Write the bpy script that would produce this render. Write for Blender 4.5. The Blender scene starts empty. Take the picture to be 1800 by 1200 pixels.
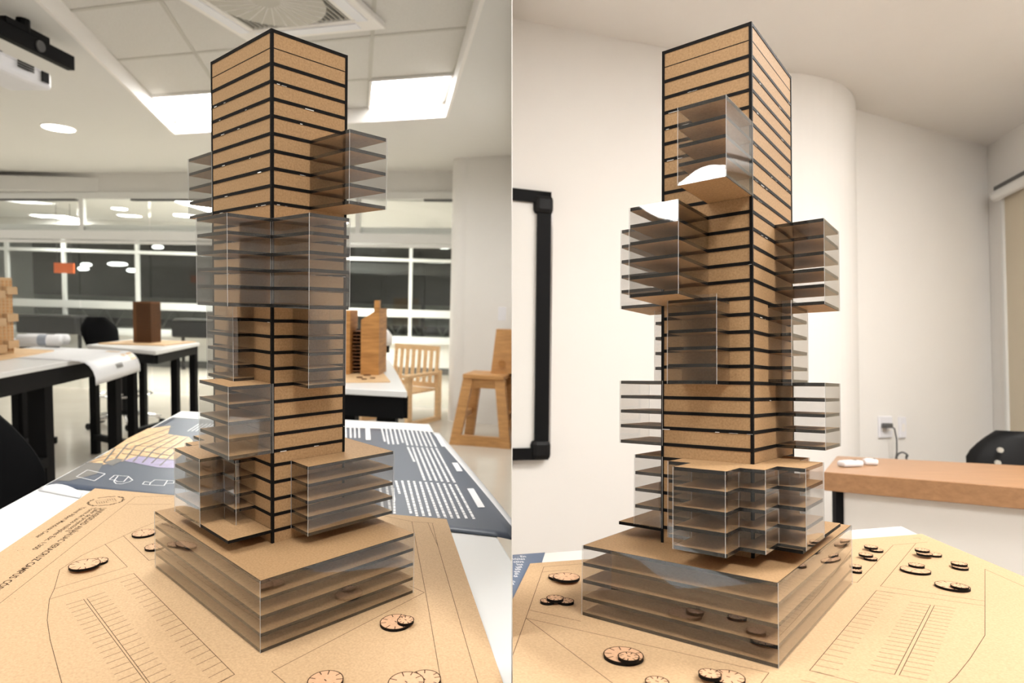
import bpy, bmesh, math, random
from mathutils import Matrix, Vector

# ------------------------------------------------------------------ camera, world, exposure
random.seed(7)
SC = bpy.context.scene
COL = SC.collection
F, CX, CY = 1118.876, 900.0, 626.087          # focal length and principal point of the 1800x1200 frame
CAMH = 1.12
cam_d = bpy.data.cameras.new('camera')
cam = bpy.data.objects.new('camera', cam_d)
COL.objects.link(cam)
cam.location = (0, 0, CAMH)
cam.rotation_euler = (math.pi / 2, 0, 0)
cam_d.sensor_width = 36.0
cam_d.lens = F / 1800 * 36.0
cam_d.shift_y = (CY - 600) / 1800
cam_d.clip_start = 0.02
cam_d.dof.use_dof = True
cam_d.dof.focus_distance = 0.74
cam_d.dof.aperture_fstop = 7.0
SC.camera = cam

world = bpy.data.worlds.new('night')
SC.world = world
world.use_nodes = True
world.node_tree.nodes['Background'].inputs[0].default_value = (0.05, 0.055, 0.06, 1)
world.node_tree.nodes['Background'].inputs[1].default_value = 0.3
vs = SC.view_settings
vs.view_transform = 'Standard'
vs.look = 'None'
vs.gamma = 1
vs.use_curve_mapping = False
vs.exposure = 0.75
cy = SC.cycles
cy.transparent_max_bounces = 48
cy.max_bounces = 10
cy.diffuse_bounces = 4
cy.glossy_bounces = 5
cy.transmission_bounces = 6
cy.sample_clamp_indirect = 6.0
cy.use_denoising = True

LAMP_L = 14.0       # strength of the ceiling panels, room on the left
LAMP_R = 27.0


# ------------------------------------------------------------------ the two rooms
def rot3(pitch, roll):
    return Matrix.Rotation(roll, 3, 'Y') @ Matrix.Rotation(pitch, 3, 'X')


class Room:
    """A room with its own gravity-level frame whose origin is the lens."""
    def __init__(s, pitch, roll, side):
        s.T = rot3(pitch, roll)
        s.M = Matrix.Translation((0, 0, CAMH)) @ s.T.to_4x4()
        s.side = side

    def ray(s, x, y):
        return s.T.transposed() @ Vector(((x - CX) / F, 1.0, (CY - y) / F))

    def on_z(s, x, y, z):
        d = s.ray(x, y)
        return d * (z / d.z)

    def on_y(s, x, y, Y):
        d = s.ray(x, y)
        return d * (Y / d.y)


RL = Room(0.0794718, 0.0287946, -1)
RR = Room(-0.0487485, 0.0139027, 1)
ALL = {RL: [], RR: []}


# ------------------------------------------------------------------ materials
def srgb(r, g, b):
    f = lambda c: (c / 255) / 12.92 if c / 255 <= 0.04045 else ((c / 255 + 0.055) / 1.055) ** 2.4
    return (f(r), f(g), f(b), 1)


def mat(name, col, rough=0.5, spec=0.5, metal=0.0, bump=None, noise=None, coat=0.0):
    """noise = (scale, amount, (stretch)) varies the base colour; bump = (scale, strength)."""
    m = bpy.data.materials.new(name)
    m.use_nodes = True
    nt = m.node_tree
    b = nt.nodes['Principled BSDF']
    b.inputs['Base Color'].default_value = col
    b.inputs['Roughness'].default_value = rough
    b.inputs['Specular IOR Level'].default_value = spec
    b.inputs['Metallic'].default_value = metal
    b.inputs['Coat Weight'].default_value = coat
    tc = nt.nodes.new('ShaderNodeTexCoord')
    if noise:
        mp = nt.nodes.new('ShaderNodeMapping')
        mp.inputs['Scale'].default_value = noise[2] if len(noise) > 2 else (1, 1, 1)
        nt.links.new(tc.outputs['Object'], mp.inputs['Vector'])
        n = nt.nodes.new('ShaderNodeTexNoise')
        n.inputs['Scale'].default_value = noise[0]
        n.inputs['Detail'].default_value = 5
        n.inputs['Roughness'].default_value = 0.65
        nt.links.new(mp.outputs[0], n.inputs['Vector'])
        r = nt.nodes.new('ShaderNodeValToRGB')
        a = noise[1]
        r.color_ramp.elements[0].position = 0.3
        r.color_ramp.elements[1].position = 0.7
        r.color_ramp.elements[0].color = (col[0] * (1 - a), col[1] * (1 - a * 1.15), col[2] * (1 - a * 1.3), 1)
        r.color_ramp.elements[1].color = (min(1, col[0] * (1 + a * .6)), min(1, col[1] * (1 + a * .6)), min(1, col[2] * (1 + a * .6)), 1)
        nt.links.new(n.outputs['Fac'], r.inputs['Fac'])
        nt.links.new(r.outputs['Color'], b.inputs['Base Color'])
    if bump:
        n2 = nt.nodes.new('ShaderNodeTexNoise')
        n2.inputs['Scale'].default_value = bump[0]
        n2.inputs['Detail'].default_value = 3
        nt.links.new(tc.outputs['Object'], n2.inputs['Vector'])
        bp = nt.nodes.new('ShaderNodeBump')
        bp.inputs['Strength'].default_value = bump[1]
        bp.inputs['Distance'].default_value = bump[2] if len(bump) > 2 else 0.01
        nt.links.new(n2.outputs['Fac'], bp.inputs['Height'])
        nt.links.new(bp.outputs['Normal'], b.inputs['Normal'])
    return m


def emit(name, col, strength):
    m = bpy.data.materials.new(name)
    m.use_nodes = True
    nt = m.node_tree
    nt.nodes.clear()
    e = nt.nodes.new('ShaderNodeEmission')
    e.inputs[0].default_value = col
    e.inputs[1].default_value = strength
    o = nt.nodes.new('ShaderNodeOutputMaterial')
    nt.links.new(e.outputs[0], o.inputs[0])
    return m


def clear_sheet(name, tint, ior, haze=0.0, wave=0.15, rough=0.015):
    """thin clear plastic or glass: transparent body, fresnel reflection, a little haze."""
    m = bpy.data.materials.new(name)
    m.use_nodes = True
    nt = m.node_tree
    nt.nodes.clear()
    out = nt.nodes.new('ShaderNodeOutputMaterial')
    tr = nt.nodes.new('ShaderNodeBsdfTransparent')
    tr.inputs[0].default_value = tint
    gl = nt.nodes.new('ShaderNodeBsdfGlossy')
    gl.inputs['Roughness'].default_value = rough
    fr = nt.nodes.new('ShaderNodeFresnel')
    # the sheet has two faces; give the far one the same outside-in reflectance
    geo = nt.nodes.new('ShaderNodeNewGeometry')
    mr = nt.nodes.new('ShaderNodeMapRange')
    mr.inputs['To Min'].default_value = ior
    mr.inputs['To Max'].default_value = 1.0 / ior
    nt.links.new(geo.outputs['Backfacing'], mr.inputs['Value'])
    nt.links.new(mr.outputs[0], fr.inputs[0])
    mx = nt.nodes.new('ShaderNodeMixShader')
    df = nt.nodes.new('ShaderNodeBsdfDiffuse')
    df.inputs[0].default_value = (0.75, 0.75, 0.75, 1)
    mh = nt.nodes.new('ShaderNodeMixShader')
    mh.inputs[0].default_value = haze
    nt.links.new(tr.outputs[0], mh.inputs[1])
    nt.links.new(df.outputs[0], mh.inputs[2])
    nt.links.new(fr.outputs[0], mx.inputs[0])
    nt.links.new(mh.outputs[0], mx.inputs[1])
    nt.links.new(gl.outputs[0], mx.inputs[2])
    if wave:
        tc = nt.nodes.new('ShaderNodeTexCoord')
        n = nt.nodes.new('ShaderNodeTexNoise')
        n.inputs['Scale'].default_value = 14
        n.inputs['Detail'].default_value = 1
        nt.links.new(tc.outputs['Object'], n.inputs['Vector'])
        bp = nt.nodes.new('ShaderNodeBump')
        bp.inputs['Strength'].default_value = wave
        bp.inputs['Distance'].default_value = 0.01
        nt.links.new(n.outputs['Fac'], bp.inputs['Height'])
        nt.links.new(bp.outputs['Normal'], gl.inputs['Normal'])
    nt.links.new(mx.outputs[0], out.inputs[0])
    return m


MDF = mat('mdf_board', (0.41, 0.258, 0.132, 1), 0.62, 0.2, noise=(430, 0.24), bump=(900, 0.12, 0.0006))
MDFP = mat('mdf_pale', (0.57, 0.39, 0.225, 1), 0.6, 0.2, noise=(400, 0.16), bump=(900, 0.1, 0.0006))
MDFT = mat('mdf_disc', (0.66, 0.40, 0.24, 1), 0.6, 0.3, noise=(300, 0.1))
CHAR = mat('laser_charred_edge', (0.006, 0.005, 0.0045, 1), 0.6, 0.12, bump=(600, 0.5, 0.001))
ENGR = mat('engraved_line', (0.040, 0.018, 0.007, 1), 0.8, 0.1)
ACET = clear_sheet('acetate', (0.962, 0.962, 0.96, 1), 1.72, haze=0.004, wave=0.0, rough=0.002)
ACGLINT = clear_sheet('acetate_fold_highlight', (0.75, 0.74, 0.72, 1), 1.5, haze=0.6, wave=0)  # highlight along the folded sheet edges, put into the colour as white haze
GLUE = mat('dried_glue', (0.80, 0.79, 0.76, 1), 0.15, 0.8)
WHITE = mat('white_laminate', (0.84, 0.84, 0.83, 1), 0.3, 0.4)
WHITE_R = mat('white_laminate_warm', (0.86, 0.84, 0.80, 1), 0.3, 0.4)
BLACK = mat('black_steel', (0.005, 0.005, 0.0055, 1), 0.6, 0.12)
PLASTIC = mat('black_plastic', (0.006, 0.006, 0.0065, 1), 0.5, 0.2, bump=(700, 0.25, 0.001))
FABRIC = mat('black_fabric', (0.006, 0.006, 0.0065, 1), 0.95, 0.05, bump=(900, 0.5, 0.001))
WALL = mat('painted_wall', (0.77, 0.755, 0.73, 1), 0.75, 0.25, noise=(1.2, 0.03))
WALLW = mat('painted_wall_white', (0.82, 0.80, 0.77, 1), 0.7, 0.25, noise=(0.9, 0.025))
CEIL = mat('painted_ceiling', (0.74, 0.73, 0.71, 1), 0.8, 0.2)
TILE = mat('ceiling_tile', (0.68, 0.665, 0.635, 1), 0.9, 0.1, noise=(160, 0.10), bump=(200, 0.4, 0.002))
GRID = mat('ceiling_grid', (0.52, 0.50, 0.45, 1), 0.5, 0.3)
TRIMW = mat('white_gypsum_trim', (0.86, 0.83, 0.80, 1), 0.6, 0.3)
ALU = mat('white_aluminium', (0.78, 0.78, 0.76, 1), 0.35, 0.5)
GREYF = mat('grey_gasket', (0.10, 0.10, 0.10, 1), 0.5, 0.4)
FLOOR = mat('polished_floor', (0.63, 0.575, 0.495, 1), 0.12, 0.5, noise=(1.6, 0.06))
FLOOR_R = mat('floor_right', (0.42, 0.34, 0.27, 1), 0.25, 0.4, noise=(1.6, 0.06))
PINE = mat('pine_wood', (0.78, 0.54, 0.30, 1), 0.45, 0.35, noise=(9, 0.16, (1, 1, 7)))
OAK = mat('oak_wood', (0.56, 0.30, 0.115, 1), 0.45, 0.4, noise=(8, 0.22, (1, 1, 6)))
DESKW = mat('desk_wood', (0.40, 0.22, 0.11, 1), 0.35, 0.4, noise=(5, 0.18, (1.2, 14, 14)))
BROWN = mat('brown_layers', (0.17, 0.075, 0.03, 1), 0.6, 0.3, noise=(60, 0.25, (1, 1, 8)))
LAMIN = mat('stacked_wood', (0.50, 0.245, 0.075, 1), 0.5, 0.4, noise=(6, 0.35, (1, 1, 12)))
NAVY = mat('poster_navy', (0.066, 0.084, 0.122, 1), 0.35, 0.35)
NAVY_R = mat('poster_navy_blue', (0.075, 0.12, 0.21, 1), 0.35, 0.5)
PAPER = mat('poster_paper', (0.83, 0.83, 0.85, 1), 0.4, 0.4)
PGOLD = mat('printed_lit_windows', (0.78, 0.52, 0.26, 1), 0.3, 0.5, noise=(60, 0.4))
PVIO = mat('printed_dusk_sky', (0.36, 0.32, 0.52, 1), 0.3, 0.5, noise=(30, 0.25))
PGREY = mat('printed_grey', (0.16, 0.15, 0.14, 1), 0.3, 0.5)
PFADE = mat('printed_light_bar', (0.34, 0.38, 0.45, 1), 0.3, 0.5)
CHROME = mat('chrome', (0.75, 0.75, 0.76, 1), 0.12, 0.5, metal=1.0)
ORANGE = mat('orange_sign', (0.85, 0.16, 0.03, 1), 0.5, 0.3)
PROJW = mat('projector_white', (0.80, 0.80, 0.84, 1), 0.35, 0.4)
DKGREY = mat('dark_grille', (0.06, 0.06, 0.055, 1), 0.6, 0.3)
LVR = mat('louver_grey', (0.50, 0.475, 0.42, 1), 0.5, 0.3)
BLIND = mat('blind_fabric', (0.62, 0.555, 0.44, 1), 0.85, 0.1, noise=(500, 0.06))
NIGHT = mat('night_backdrop', (0.035, 0.034, 0.036, 1), 0.8, 0.2, noise=(1.5, 0.5))
CONC = mat('pale_structure', (0.32, 0.33, 0.30, 1), 0.8, 0.2, noise=(4, 0.2))
BOARDW = mat('whiteboard_face', (0.82, 0.81, 0.78, 1), 0.12, 0.5)
GLASS = clear_sheet('window_glass', (0.95, 0.97, 0.96, 1), 1.5, haze=0.012, wave=0)
GLASSD = clear_sheet('outer_window_glass', (0.8, 0.82, 0.8, 1), 1.6, haze=0.0, wave=0)
PANEL_L = emit('led_panel', (1.0, 0.99, 0.965, 1), LAMP_L)
PANEL_R = emit('led_panel_warm', (1.0, 0.975, 0.94, 1), LAMP_R)
DOWNL = emit('downlight_disc', (1.0, 0.96, 0.86, 1), 9.0)
CORRL = emit('corridor_lamp', (1.0, 0.98, 0.92, 1), 20.0)


REFLECTL = emit('reflection_glow', (1.0, 0.98, 0.94, 1), 4.0)  # glow of the reflections in the corridor windows


# ------------------------------------------------------------------ mesh collector
class MB:
    def __init__(s):
        s.v, s.f, s.m, s.mats, s.smooth = [], [], [], [], False

    def mi(s, m):
        if m not in s.mats:
            s.mats.append(m)
        return s.mats.index(m)

    def add(s, vs_, fs, m):
        o = len(s.v)
        s.v += [tuple(v) for v in vs_]
        k = s.mi(m) if not isinstance(m, list) else None
        for i, f in enumerate(fs):
            s.f.append(tuple(o + j for j in f))
            s.m.append(s.mi(m[i]) if k is None else k)
        return s

    def box(s, x0, x1, y0, y1, z0, z1, m, side=None):
        return s.prism([(x0, y0), (x1, y0), (x1, y1), (x0, y1)], z0, z1, m, side)

    def prism(s, poly, z0, z1, m, side=None):
        n = len(poly)
        area = sum(poly[i][0] * poly[(i + 1) % n][1] - poly[(i + 1) % n][0] * poly[i][1] for i in range(n))
        if area < 0:
            poly = poly[::-1]
        vs_ = [(p[0], p[1], z0) for p in poly] + [(p[0], p[1], z1) for p in poly]
        s.add(vs_, [tuple(range(n))[::-1], tuple(range(n, 2 * n))], m)
        o = len(s.v) - 2 * n
        k = s.mi(side or m)
        for i in range(n):
            j = (i + 1) % n
            s.f.append((o + i, o + j, o + n + j, o + n + i))
            s.m.append(k)
        return s

    def hull8(s, lo, hi, m):
        """a block with four lower and four upper corners"""
        vs_ = [tuple(p) for p in lo] + [tuple(p) for p in hi]
        return s.add(vs_, [(3, 2, 1, 0), (4, 5, 6, 7), (0, 1, 5, 4), (1, 2, 6, 5), (2, 3, 7, 6), (3, 0, 4, 7)], m)

    def beam(s, a, b, w, h, m, up=(0, 0, 1)):
        a, b = Vector(a), Vector(b)
        d = (b - a).normalized()
        u = Vector(up)
        if abs(d.dot(u)) > 0.98:
            u = Vector((0, 1, 0))
        r = d.cross(u).normalized() * (w / 2)
        t = r.cross(d).normalized() * (h / 2)
        q = lambda c: [c - r - t, c + r - t, c + r + t, c - r + t]
        return s.hull8(q(a), q(b), m)

    def tube(s, pts, rad, m, seg=10, cap=True):
        pts = [Vector(p) for p in pts]
        rads = rad if isinstance(rad, list) else [rad] * len(pts)
        o = len(s.v)
        prev = None
        for i, p in enumerate(pts):
            d = (pts[min(i + 1, len(pts) - 1)] - pts[max(i - 1, 0)]).normalized()
            u = prev if prev is not None else (Vector((0, 0, 1)) if abs(d.z) < 0.9 else Vector((1, 0, 0)))
            r = (u - d * u.dot(d)).normalized()
            prev = r
            t = d.cross(r)
            for k in range(seg):
                a = 2 * math.pi * k / seg
                s.v.append(tuple(p + (r * math.cos(a) + t * math.sin(a)) * rads[i]))
        k0 = s.mi(m)
        for i in range(len(pts) - 1):
            for k in range(seg):
                a, b = o + i * seg + k, o + i * seg + (k + 1) % seg
                s.f.append((a, b, b + seg, a + seg))
                s.m.append(k0)
        if cap:
            s.f.append(tuple(o + k for k in range(seg))[::-1])
            s.f.append(tuple(o + (len(pts) - 1) * seg + k for k in range(seg)))
            s.m += [k0, k0]
        return s

    def disc(s, c, r, z0, z1, m, side=None, seg=36):
        return s.prism([(c[0] + r * math.cos(2 * math.pi * k / seg), c[1] + r * math.sin(2 * math.pi * k / seg)) for k in range(seg)], z0, z1, m, side)

    def line(s, a, b, w, z, h, m):
        """a thin raised stroke from a to b lying at height z"""
        a, b = Vector((a[0], a[1])), Vector((b[0], b[1]))
        d = (b - a)
        if d.length < 1e-6:
            return s
        d.normalize()
        n = Vector((-d.y, d.x)) * (w / 2)
        e = d * (w * .4)
        return s.prism([tuple(a - n - e), tuple(b - n + e), tuple(b + n + e), tuple(a + n - e)], z, z + h, m)

    def mesh(s, name, smooth=False):
        me = bpy.data.meshes.new(name)
        me.from_pydata(s.v, [], s.f)
        for m in s.mats:
            me.materials.append(m)
        me.polygons.foreach_set('material_index', s.m)
        if smooth:
            me.polygons.foreach_set('use_smooth', [True] * len(me.polygons))
        me.update()
        return me

    def build(s, name, parent=None, room=None, smooth=False, bevel=0.0, solid=0.0, loc=None, label=None):
        o = bpy.data.objects.new(name, s.mesh(name, smooth))
        COL.objects.link(o)
        if solid:
            md = o.modifiers.new('s', 'SOLIDIFY')
            md.thickness = solid
            md.offset = 0
        if bevel:
            md = o.modifiers.new('b', 'BEVEL')
            md.width = bevel
            md.segments = 2
            md.limit_method = 'ANGLE'
        if parent:
            o.parent = parent
        else:
            o.matrix_world = room.M @ (Matrix.Translation(loc) if loc else Matrix())
            ALL[room].append(o)
        if label:
            o['label'] = label
        return o


def thing(name, room, loc, label, cat, rz=0.0, group=None):
    o = bpy.data.objects.new(name, None)
    COL.objects.link(o)
    o.matrix_world = room.M @ Matrix.Translation(loc) @ Matrix.Rotation(rz, 4, 'Z')
    o['label'] = label
    o['category'] = cat
    if group:
        o['group'] = group
    o.empty_display_size = 0.05
    ALL[room].append(o)
    return o


def tag(o, label, cat, group=None, kind=None):
    o['label'] = label
    o['category'] = cat
    if group:
        o['group'] = group
    if kind:
        o['kind'] = kind
    return o


def structure(o):
    o['kind'] = 'structure'
    return o


def text_mesh(body, size=1.0):
    c = bpy.data.curves.new('t', 'FONT')
    c.body = body
    c.size = size
    c.resolution_u = 2
    c.offset = 0.018
    o = bpy.data.objects.new('t', c)
    COL.objects.link(o)
    dg = bpy.context.evaluated_depsgraph_get()
    dg.update()
    me = bpy.data.meshes.new_from_object(o.evaluated_get(dg))
    vs_ = [v.co.copy() for v in me.vertices]
    fs = [tuple(p.vertices) for p in me.polygons]
    bpy.data.objects.remove(o)
    bpy.data.curves.remove(c)
    bpy.data.meshes.remove(me)
    return vs_, fs


def lay_text(mb, body, a, b, height, z, m, flip=1):
    """text from plan point a to plan point b, letters standing to the left of a->b (flip=-1: right)"""
    vs_, fs = text_mesh(body)
    x0 = min(v.x for v in vs_)
    x1 = max(v.x for v in vs_)
    a, b = Vector((a[0], a[1])), Vector((b[0], b[1]))
    d = b - a
    n = Vector((-d.y, d.x)).normalized() * flip
    out = []
    for v in vs_:
        p = a + d * ((v.x - x0) / (x1 - x0)) + n * (v.y / 0.72 * height)
        out.append((p.x, p.y, z))
    mb.add(out, fs, m)


# ------------------------------------------------------------------ the architectural models
U = 0.018
TH = 0.20 * U                                     # plate thickness


class Model:
    def __init__(s, room, tx, ty, tz, yaw, dims, zs, label):
        s.room, s.yaw = room, yaw
        s.t = Vector((tx, ty, tz)) * U            # near top corner of the tower, room frame
        s.wl, s.wr, s.pa, s.pb, s.pl, s.pr = dims
        s.zs = dict(zs)
        ks = sorted(s.zs)
        for i in range(36):
            if i not in s.zs:
                lo = max([k for k in ks if k < i], default=None)
                hi = min([k for k in ks if k > i], default=None)
                s.zs[i] = float(i) if lo is None or hi is None else s.zs[lo] + (s.zs[hi] - s.zs[lo]) * (i - lo) / (hi - lo)
        s.ztop_board = s.t.z - 35 * U              # room-frame height of the site board's face
        s.root = thing('architectural_model', room, (s.t.x, s.t.y, s.ztop_board - 0.003), label, 'architectural model', yaw)
        s.zb = 35 * U + 0.003

    def z(s, i):                                   # height of floor i in the root's frame
        return s.zb - s.zs[i] * U

    def to_local(s, p):                            # room-frame plan point -> root frame
        d = Vector((p[0] - s.t.x, p[1] - s.t.y))
        c, q = math.cos(s.yaw), math.sin(s.yaw)
        return (c * d.x + q * d.y, -q * d.x + c * d.y)

    def px(s, x, y, h=0.0):                        # picture point on the site board -> root frame plan
        return s.to_local(s.room.on_z(x, y, s.ztop_board + h))

    def plate(s, mb, poly, i, dz=0.0, m=MDF):
        p = [(a * U, b * U) for a, b in poly]
        zc = s.z(i) + dz * U
        mb.prism(p, zc - TH / 2, zc + TH / 2, m, CHAR)

    def sheet(s, a, b, z0, z1, parent, bow):
        """acetate sheet between plan points a and b (root units), bowed a little"""
        mb = MB()
        a, b = Vector(a) * U, Vector(b) * U
        d = (b - a)
        n = Vector((d.y, -d.x)).normalized()
        nu, nv = 8, 6
        off = 0.0007
        for j in range(nv + 1):
            for i in range(nu + 1):
                fu, fv = i / nu, j / nv
                q = a + d * fu + n * (off + bow * math.sin(math.pi * fu) * math.sin(math.pi * fv))
                mb.v.append((q.x, q.y, z0 + (z1 - z0) * fv))
        k = mb.mi(ACET)
        for j in range(nv):
            for i in range(nu):
                o = j * (nu + 1) + i
                mb.f.append((o, o + 1, o + nu + 2, o + nu + 1))
                mb.m.append(k)
        o = mb.build('acetate_sheet', parent, smooth=True, solid=0.0003)
        o.modifiers[0].use_rim = False

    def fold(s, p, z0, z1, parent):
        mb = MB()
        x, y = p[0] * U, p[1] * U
        mb.tube([(x, y, z0), (x, y, z1)], 0.00028, ACGLINT, seg=6)
        mb.build('folded_edge_highlight', parent, label='folded acetate edge with its pale highlight painted on')

    def bay(s, poly, i0, i1, glazed, plates=None, dz0=0.0, dz1=0.0, bottom=None, name='projecting_box', zpad=0.0):
        """poly: counter-clockwise plan; glazed: indices of edges with a sheet; i0/i1: top and bottom floor"""
        pl = list(range(i0, i1 + 1)) if plates is None else plates
        first, last = pl[0], pl[-1]
        mb = MB()
        s.plate(mb, bottom or poly, last, dz1)
        root = mb.build(name, s.root)
        mb = MB()
        s.plate(mb, poly, first, dz0)
        mb.build('floor_plate', root)
        for i in pl[1:-1]:
            q = MB()
            s.plate(q, poly, i)
            q.build('floor_plate', root)
        z0, z1 = s.z(i1) - TH / 2 - zpad, s.z(i0) + TH / 2
        n = len(poly)
        corners = set()
        for e in glazed:
            a, b = poly[e], poly[(e + 1) % n]
            ln = math.hypot(b[0] - a[0], b[1] - a[1]) * U
            s.sheet(a, b, z0, z1, root, random.uniform(0.0, 0.008) * ln)
            for c in ((e, a), ((e + 1) % n, b)):
                corners.add((c[0], c[1]))
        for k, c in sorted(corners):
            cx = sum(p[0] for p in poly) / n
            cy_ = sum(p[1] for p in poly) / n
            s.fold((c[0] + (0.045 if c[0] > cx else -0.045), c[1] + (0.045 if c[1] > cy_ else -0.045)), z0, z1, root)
        return root

    def core(s):
        wl, wr = s.wl, s.wr
        mb = MB()
        mb.box(-wl * U, 0, 0, wr * U, s.z(31), s.z(0), MDF)
        mb.build('tower_core', s.root)
        for i in range(0, 31):
            e = 0.03
            q = MB()
            th = 0.05 if i == 1 else 0.20
            zc = s.z(i)
            if i == 1:
                e = 0.012
            q.box((-wl - e) * U, e * U, -e * U, (wr + e) * U, zc - th * U / 2, zc + th * U / 2, CHAR if i != 0 else CHAR)
            q.build('floor_band', s.root)
        for (x, y) in ((0, 0), (-wl, 0), (0, wr), (-wl, wr)):
            q = MB()
            w = 0.13
            sx, sy = (-1 if x == 0 else 1), (1 if y == 0 else -1)
            x0, x1 = sorted((x - sx * 0.04, x + sx * w))
            y0, y1 = sorted((y - sy * 0.04, y + sy * w))
            zt, zb_ = s.z(0) + 0.1 * U, s.z(31)
            q.box(x0 * U, x1 * U, y0 * U, y1 * U, zb_, zt, CHAR)
            q.build('corner_strip', s.root)
        # glue smears on the bands
        g = MB()
        for k in range(46):
            i = random.choice([2, 3, 4, 5, 7, 8, 9, 10, 12, 14, 17, 22, 24, 25])
            if random.random() < .5:
                x = random.uniform(-wl, 0)
                ln = random.uniform(.15, .6)
                g.box(x * U, min(0, x + ln) * U, -0.042 * U, -0.02 * U, s.z(i) - .10 * U, s.z(i) - random.uniform(.05, .09) * U, GLUE)
            else:
                y = random.uniform(0, wr)
                ln = random.uniform(.15, .6)
                g.box(0.02 * U, 0.042 * U, y * U, min(wr, y + ln) * U, s.z(i) - .10 * U, s.z(i) - random.uniform(.05, .09) * U, GLUE)
        o = g.build('glue_traces', s.root, label='shiny dried glue smears along the black bands')
        o['kind'] = 'stuff'

    def podium(s):
        x1, y0 = s.pa, -s.pb
        x0, y1 = s.pa - s.pl, -s.pb + s.pr
        poly = [(x0, y0), (x1, y0), (x1, y1), (x0, y1)]
        for i in (31, 32, 33, 34, 35):
            s.zs[i] = float(i)
        s.zs[35] = 35 - 0.085
        s.bay(poly, 31, 35, [0, 1, 2, 3], name='podium', zpad=0.0)

    def tree(s, discs):
        """discs: (px, py, rx in px, level) -> stacked laser-cut discs, the lowest first"""
        discs = sorted(discs, key=lambda d: d[3])
        root = None
        for (x, y, rx, lv) in discs:
            h = 0.003 * (lv + 1)
            p = s.room.on_z(x, y, s.ztop_board + h)
            r = rx / F * p.y
            c = s.to_local(p)
            mb = MB()
            z0, z1 = s.zb - 35 * U + 0.003 * lv, s.zb - 35 * U + h
            mb.disc(c, r, z0, z1 - 0.00002, MDFT, CHAR, seg=40)
            n = 9
            a0 = random.uniform(0, 6)
            for k in range(n):
                a = a0 + 2 * math.pi * k / n + random.uniform(-.12, .12)
                r0 = r * random.uniform(.55, .72)
                mb.line((c[0] + math.cos(a) * r0, c[1] + math.sin(a) * r0), (c[0] + math.cos(a) * r * .97, c[1] + math.sin(a) * r * .97), 0.0009, z1 - 0.00002, 0.00006, ENGR)
            seg = 36
            for k in range(seg):
                a, b = 2 * math.pi * k / seg, 2 * math.pi * (k + 1) / seg
                mb.line((c[0] + math.cos(a) * r * .985, c[1] + math.sin(a) * r * .985), (c[0] + math.cos(b) * r * .985, c[1] + math.sin(b) * r * .985), 0.0009, z1 - 0.00002, 0.00005, ENGR)
            mb.line((c[0] - .0012, c[1]), (c[0] + .0012, c[1]), 0.001, z1 - 0.00002, 0.00006, ENGR)
            if root is None:
                root = mb.build('model_tree', s.root)
            else:
                mb.build('tree_disc', root)
        return root


def rect(x0, x1, y0, y1):
    return [(x0, y0), (x1, y0), (x1, y1), (x0, y1)]       # edges: 0 front(-y), 1 right(+x), 2 back, 3 left


ZL = {0: -0.102, 1: 0.868, 2: 1.777, 3: 2.8, 4: 3.795, 5: 4.788, 6: 5.811, 7: 6.822, 8: 7.854, 9: 8.873, 10: 9.881, 11: 10.909, 12: 11.908, 13: 12.979, 14: 13.969, 15: 14.998, 16: 16.048, 17: 16.982, 18: 17.954, 19: 18.93, 20: 19.92, 21: 20.928, 22: 21.969, 23: 23.014, 24: 24.01, 25: 25.057, 26: 25.943, 27: 27.023, 28: 28.107, 29: 29.099, 30: 30.12, 31: 31.0}
ZR = {0: 0.134, 1: 1.105, 2: 2.039, 3: 3.089, 4: 4.069, 5: 5.081, 6: 6.072, 10: 10.246, 11: 11.224, 12: 12.217, 13: 13.223, 14: 14.21, 15: 15.194, 16: 16.225, 17: 17.155, 18: 18.161, 19: 19.155, 20: 20.142, 21: 21.095, 22: 22.029, 23: 22.961, 24: 23.903, 25: 24.901, 26: 25.774, 31: 31.0}

ML = Model(RL, -14.692, 38.809, 15.627, math.radians(-42.3013), (8.4006, 5.1302, 4.6118, 3.0103, 15.8195, 10.5348), ZL,
           'tall banded fibreboard tower model with clear boxes, large poster under its board')
MR = Model(RR, 13.679, 36.137, 21.532, math.radians(-38.4916), (5.5344, 8.2408, 2.3652, 3.8256, 11.1428, 17.4821), ZR,
           'tall banded fibreboard tower model before plain white walls, glare on its top clear box')

for M_ in (ML, MR):
    M_.core()
    M_.podium()
ML.bay(rect(0, 4.35, 2.55, 5.1), 6, 10, [0, 1, 2])
ML.bay(rect(-12.4, -8.4, 0, 2.6), 6, 10, [0, 2, 3])
ML.bay(rect(-4.3, 0, -2.65, 0), 11, 16, [0, 1, 3])
ML.bay(rect(0, 4.35, 0, 2.55), 11, 16, [0, 1, 2])
ML.bay(rect(-6.2, -2.35, -1.3, 0), 16, 21, [0, 1, 3], plates=[17, 18, 19, 20, 21], dz1=.17)
ML.bay(rect(0, 1.9, 1.4, 3.9), 16, 21, [0, 1, 2], plates=[17, 18, 19, 20, 21])
ML.bay(rect(-4.15, 0, -2.65, 0), 21, 25, [0, 1, 3])
ML.bay([(-8.1, -2.75), (-4.0, -2.75), (-4.0, -1.3), (-2.3, -1.3), (-2.3, 0), (-8.1, 0)], 26, 30, [0, 1, 2, 3, 5], bottom=rect(-8.1, 0, -2.75, 0))
ML.bay([(-9.3, -1.6), (-8.15, -1.6), (-8.15, 0), (-8.4, 0), (-8.4, 2.3), (-11.3, 2.3), (-11.3, -.3), (-9.3, -.3)], 26, 30, [0, 4, 5, 6, 7])
ML.bay([(0, 1.3), (2.05, 1.3), (2.05, 7.7), (-6, 7.7), (-6, 5.13), (0, 5.13)], 26, 30, [0, 1, 2, 3])

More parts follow.
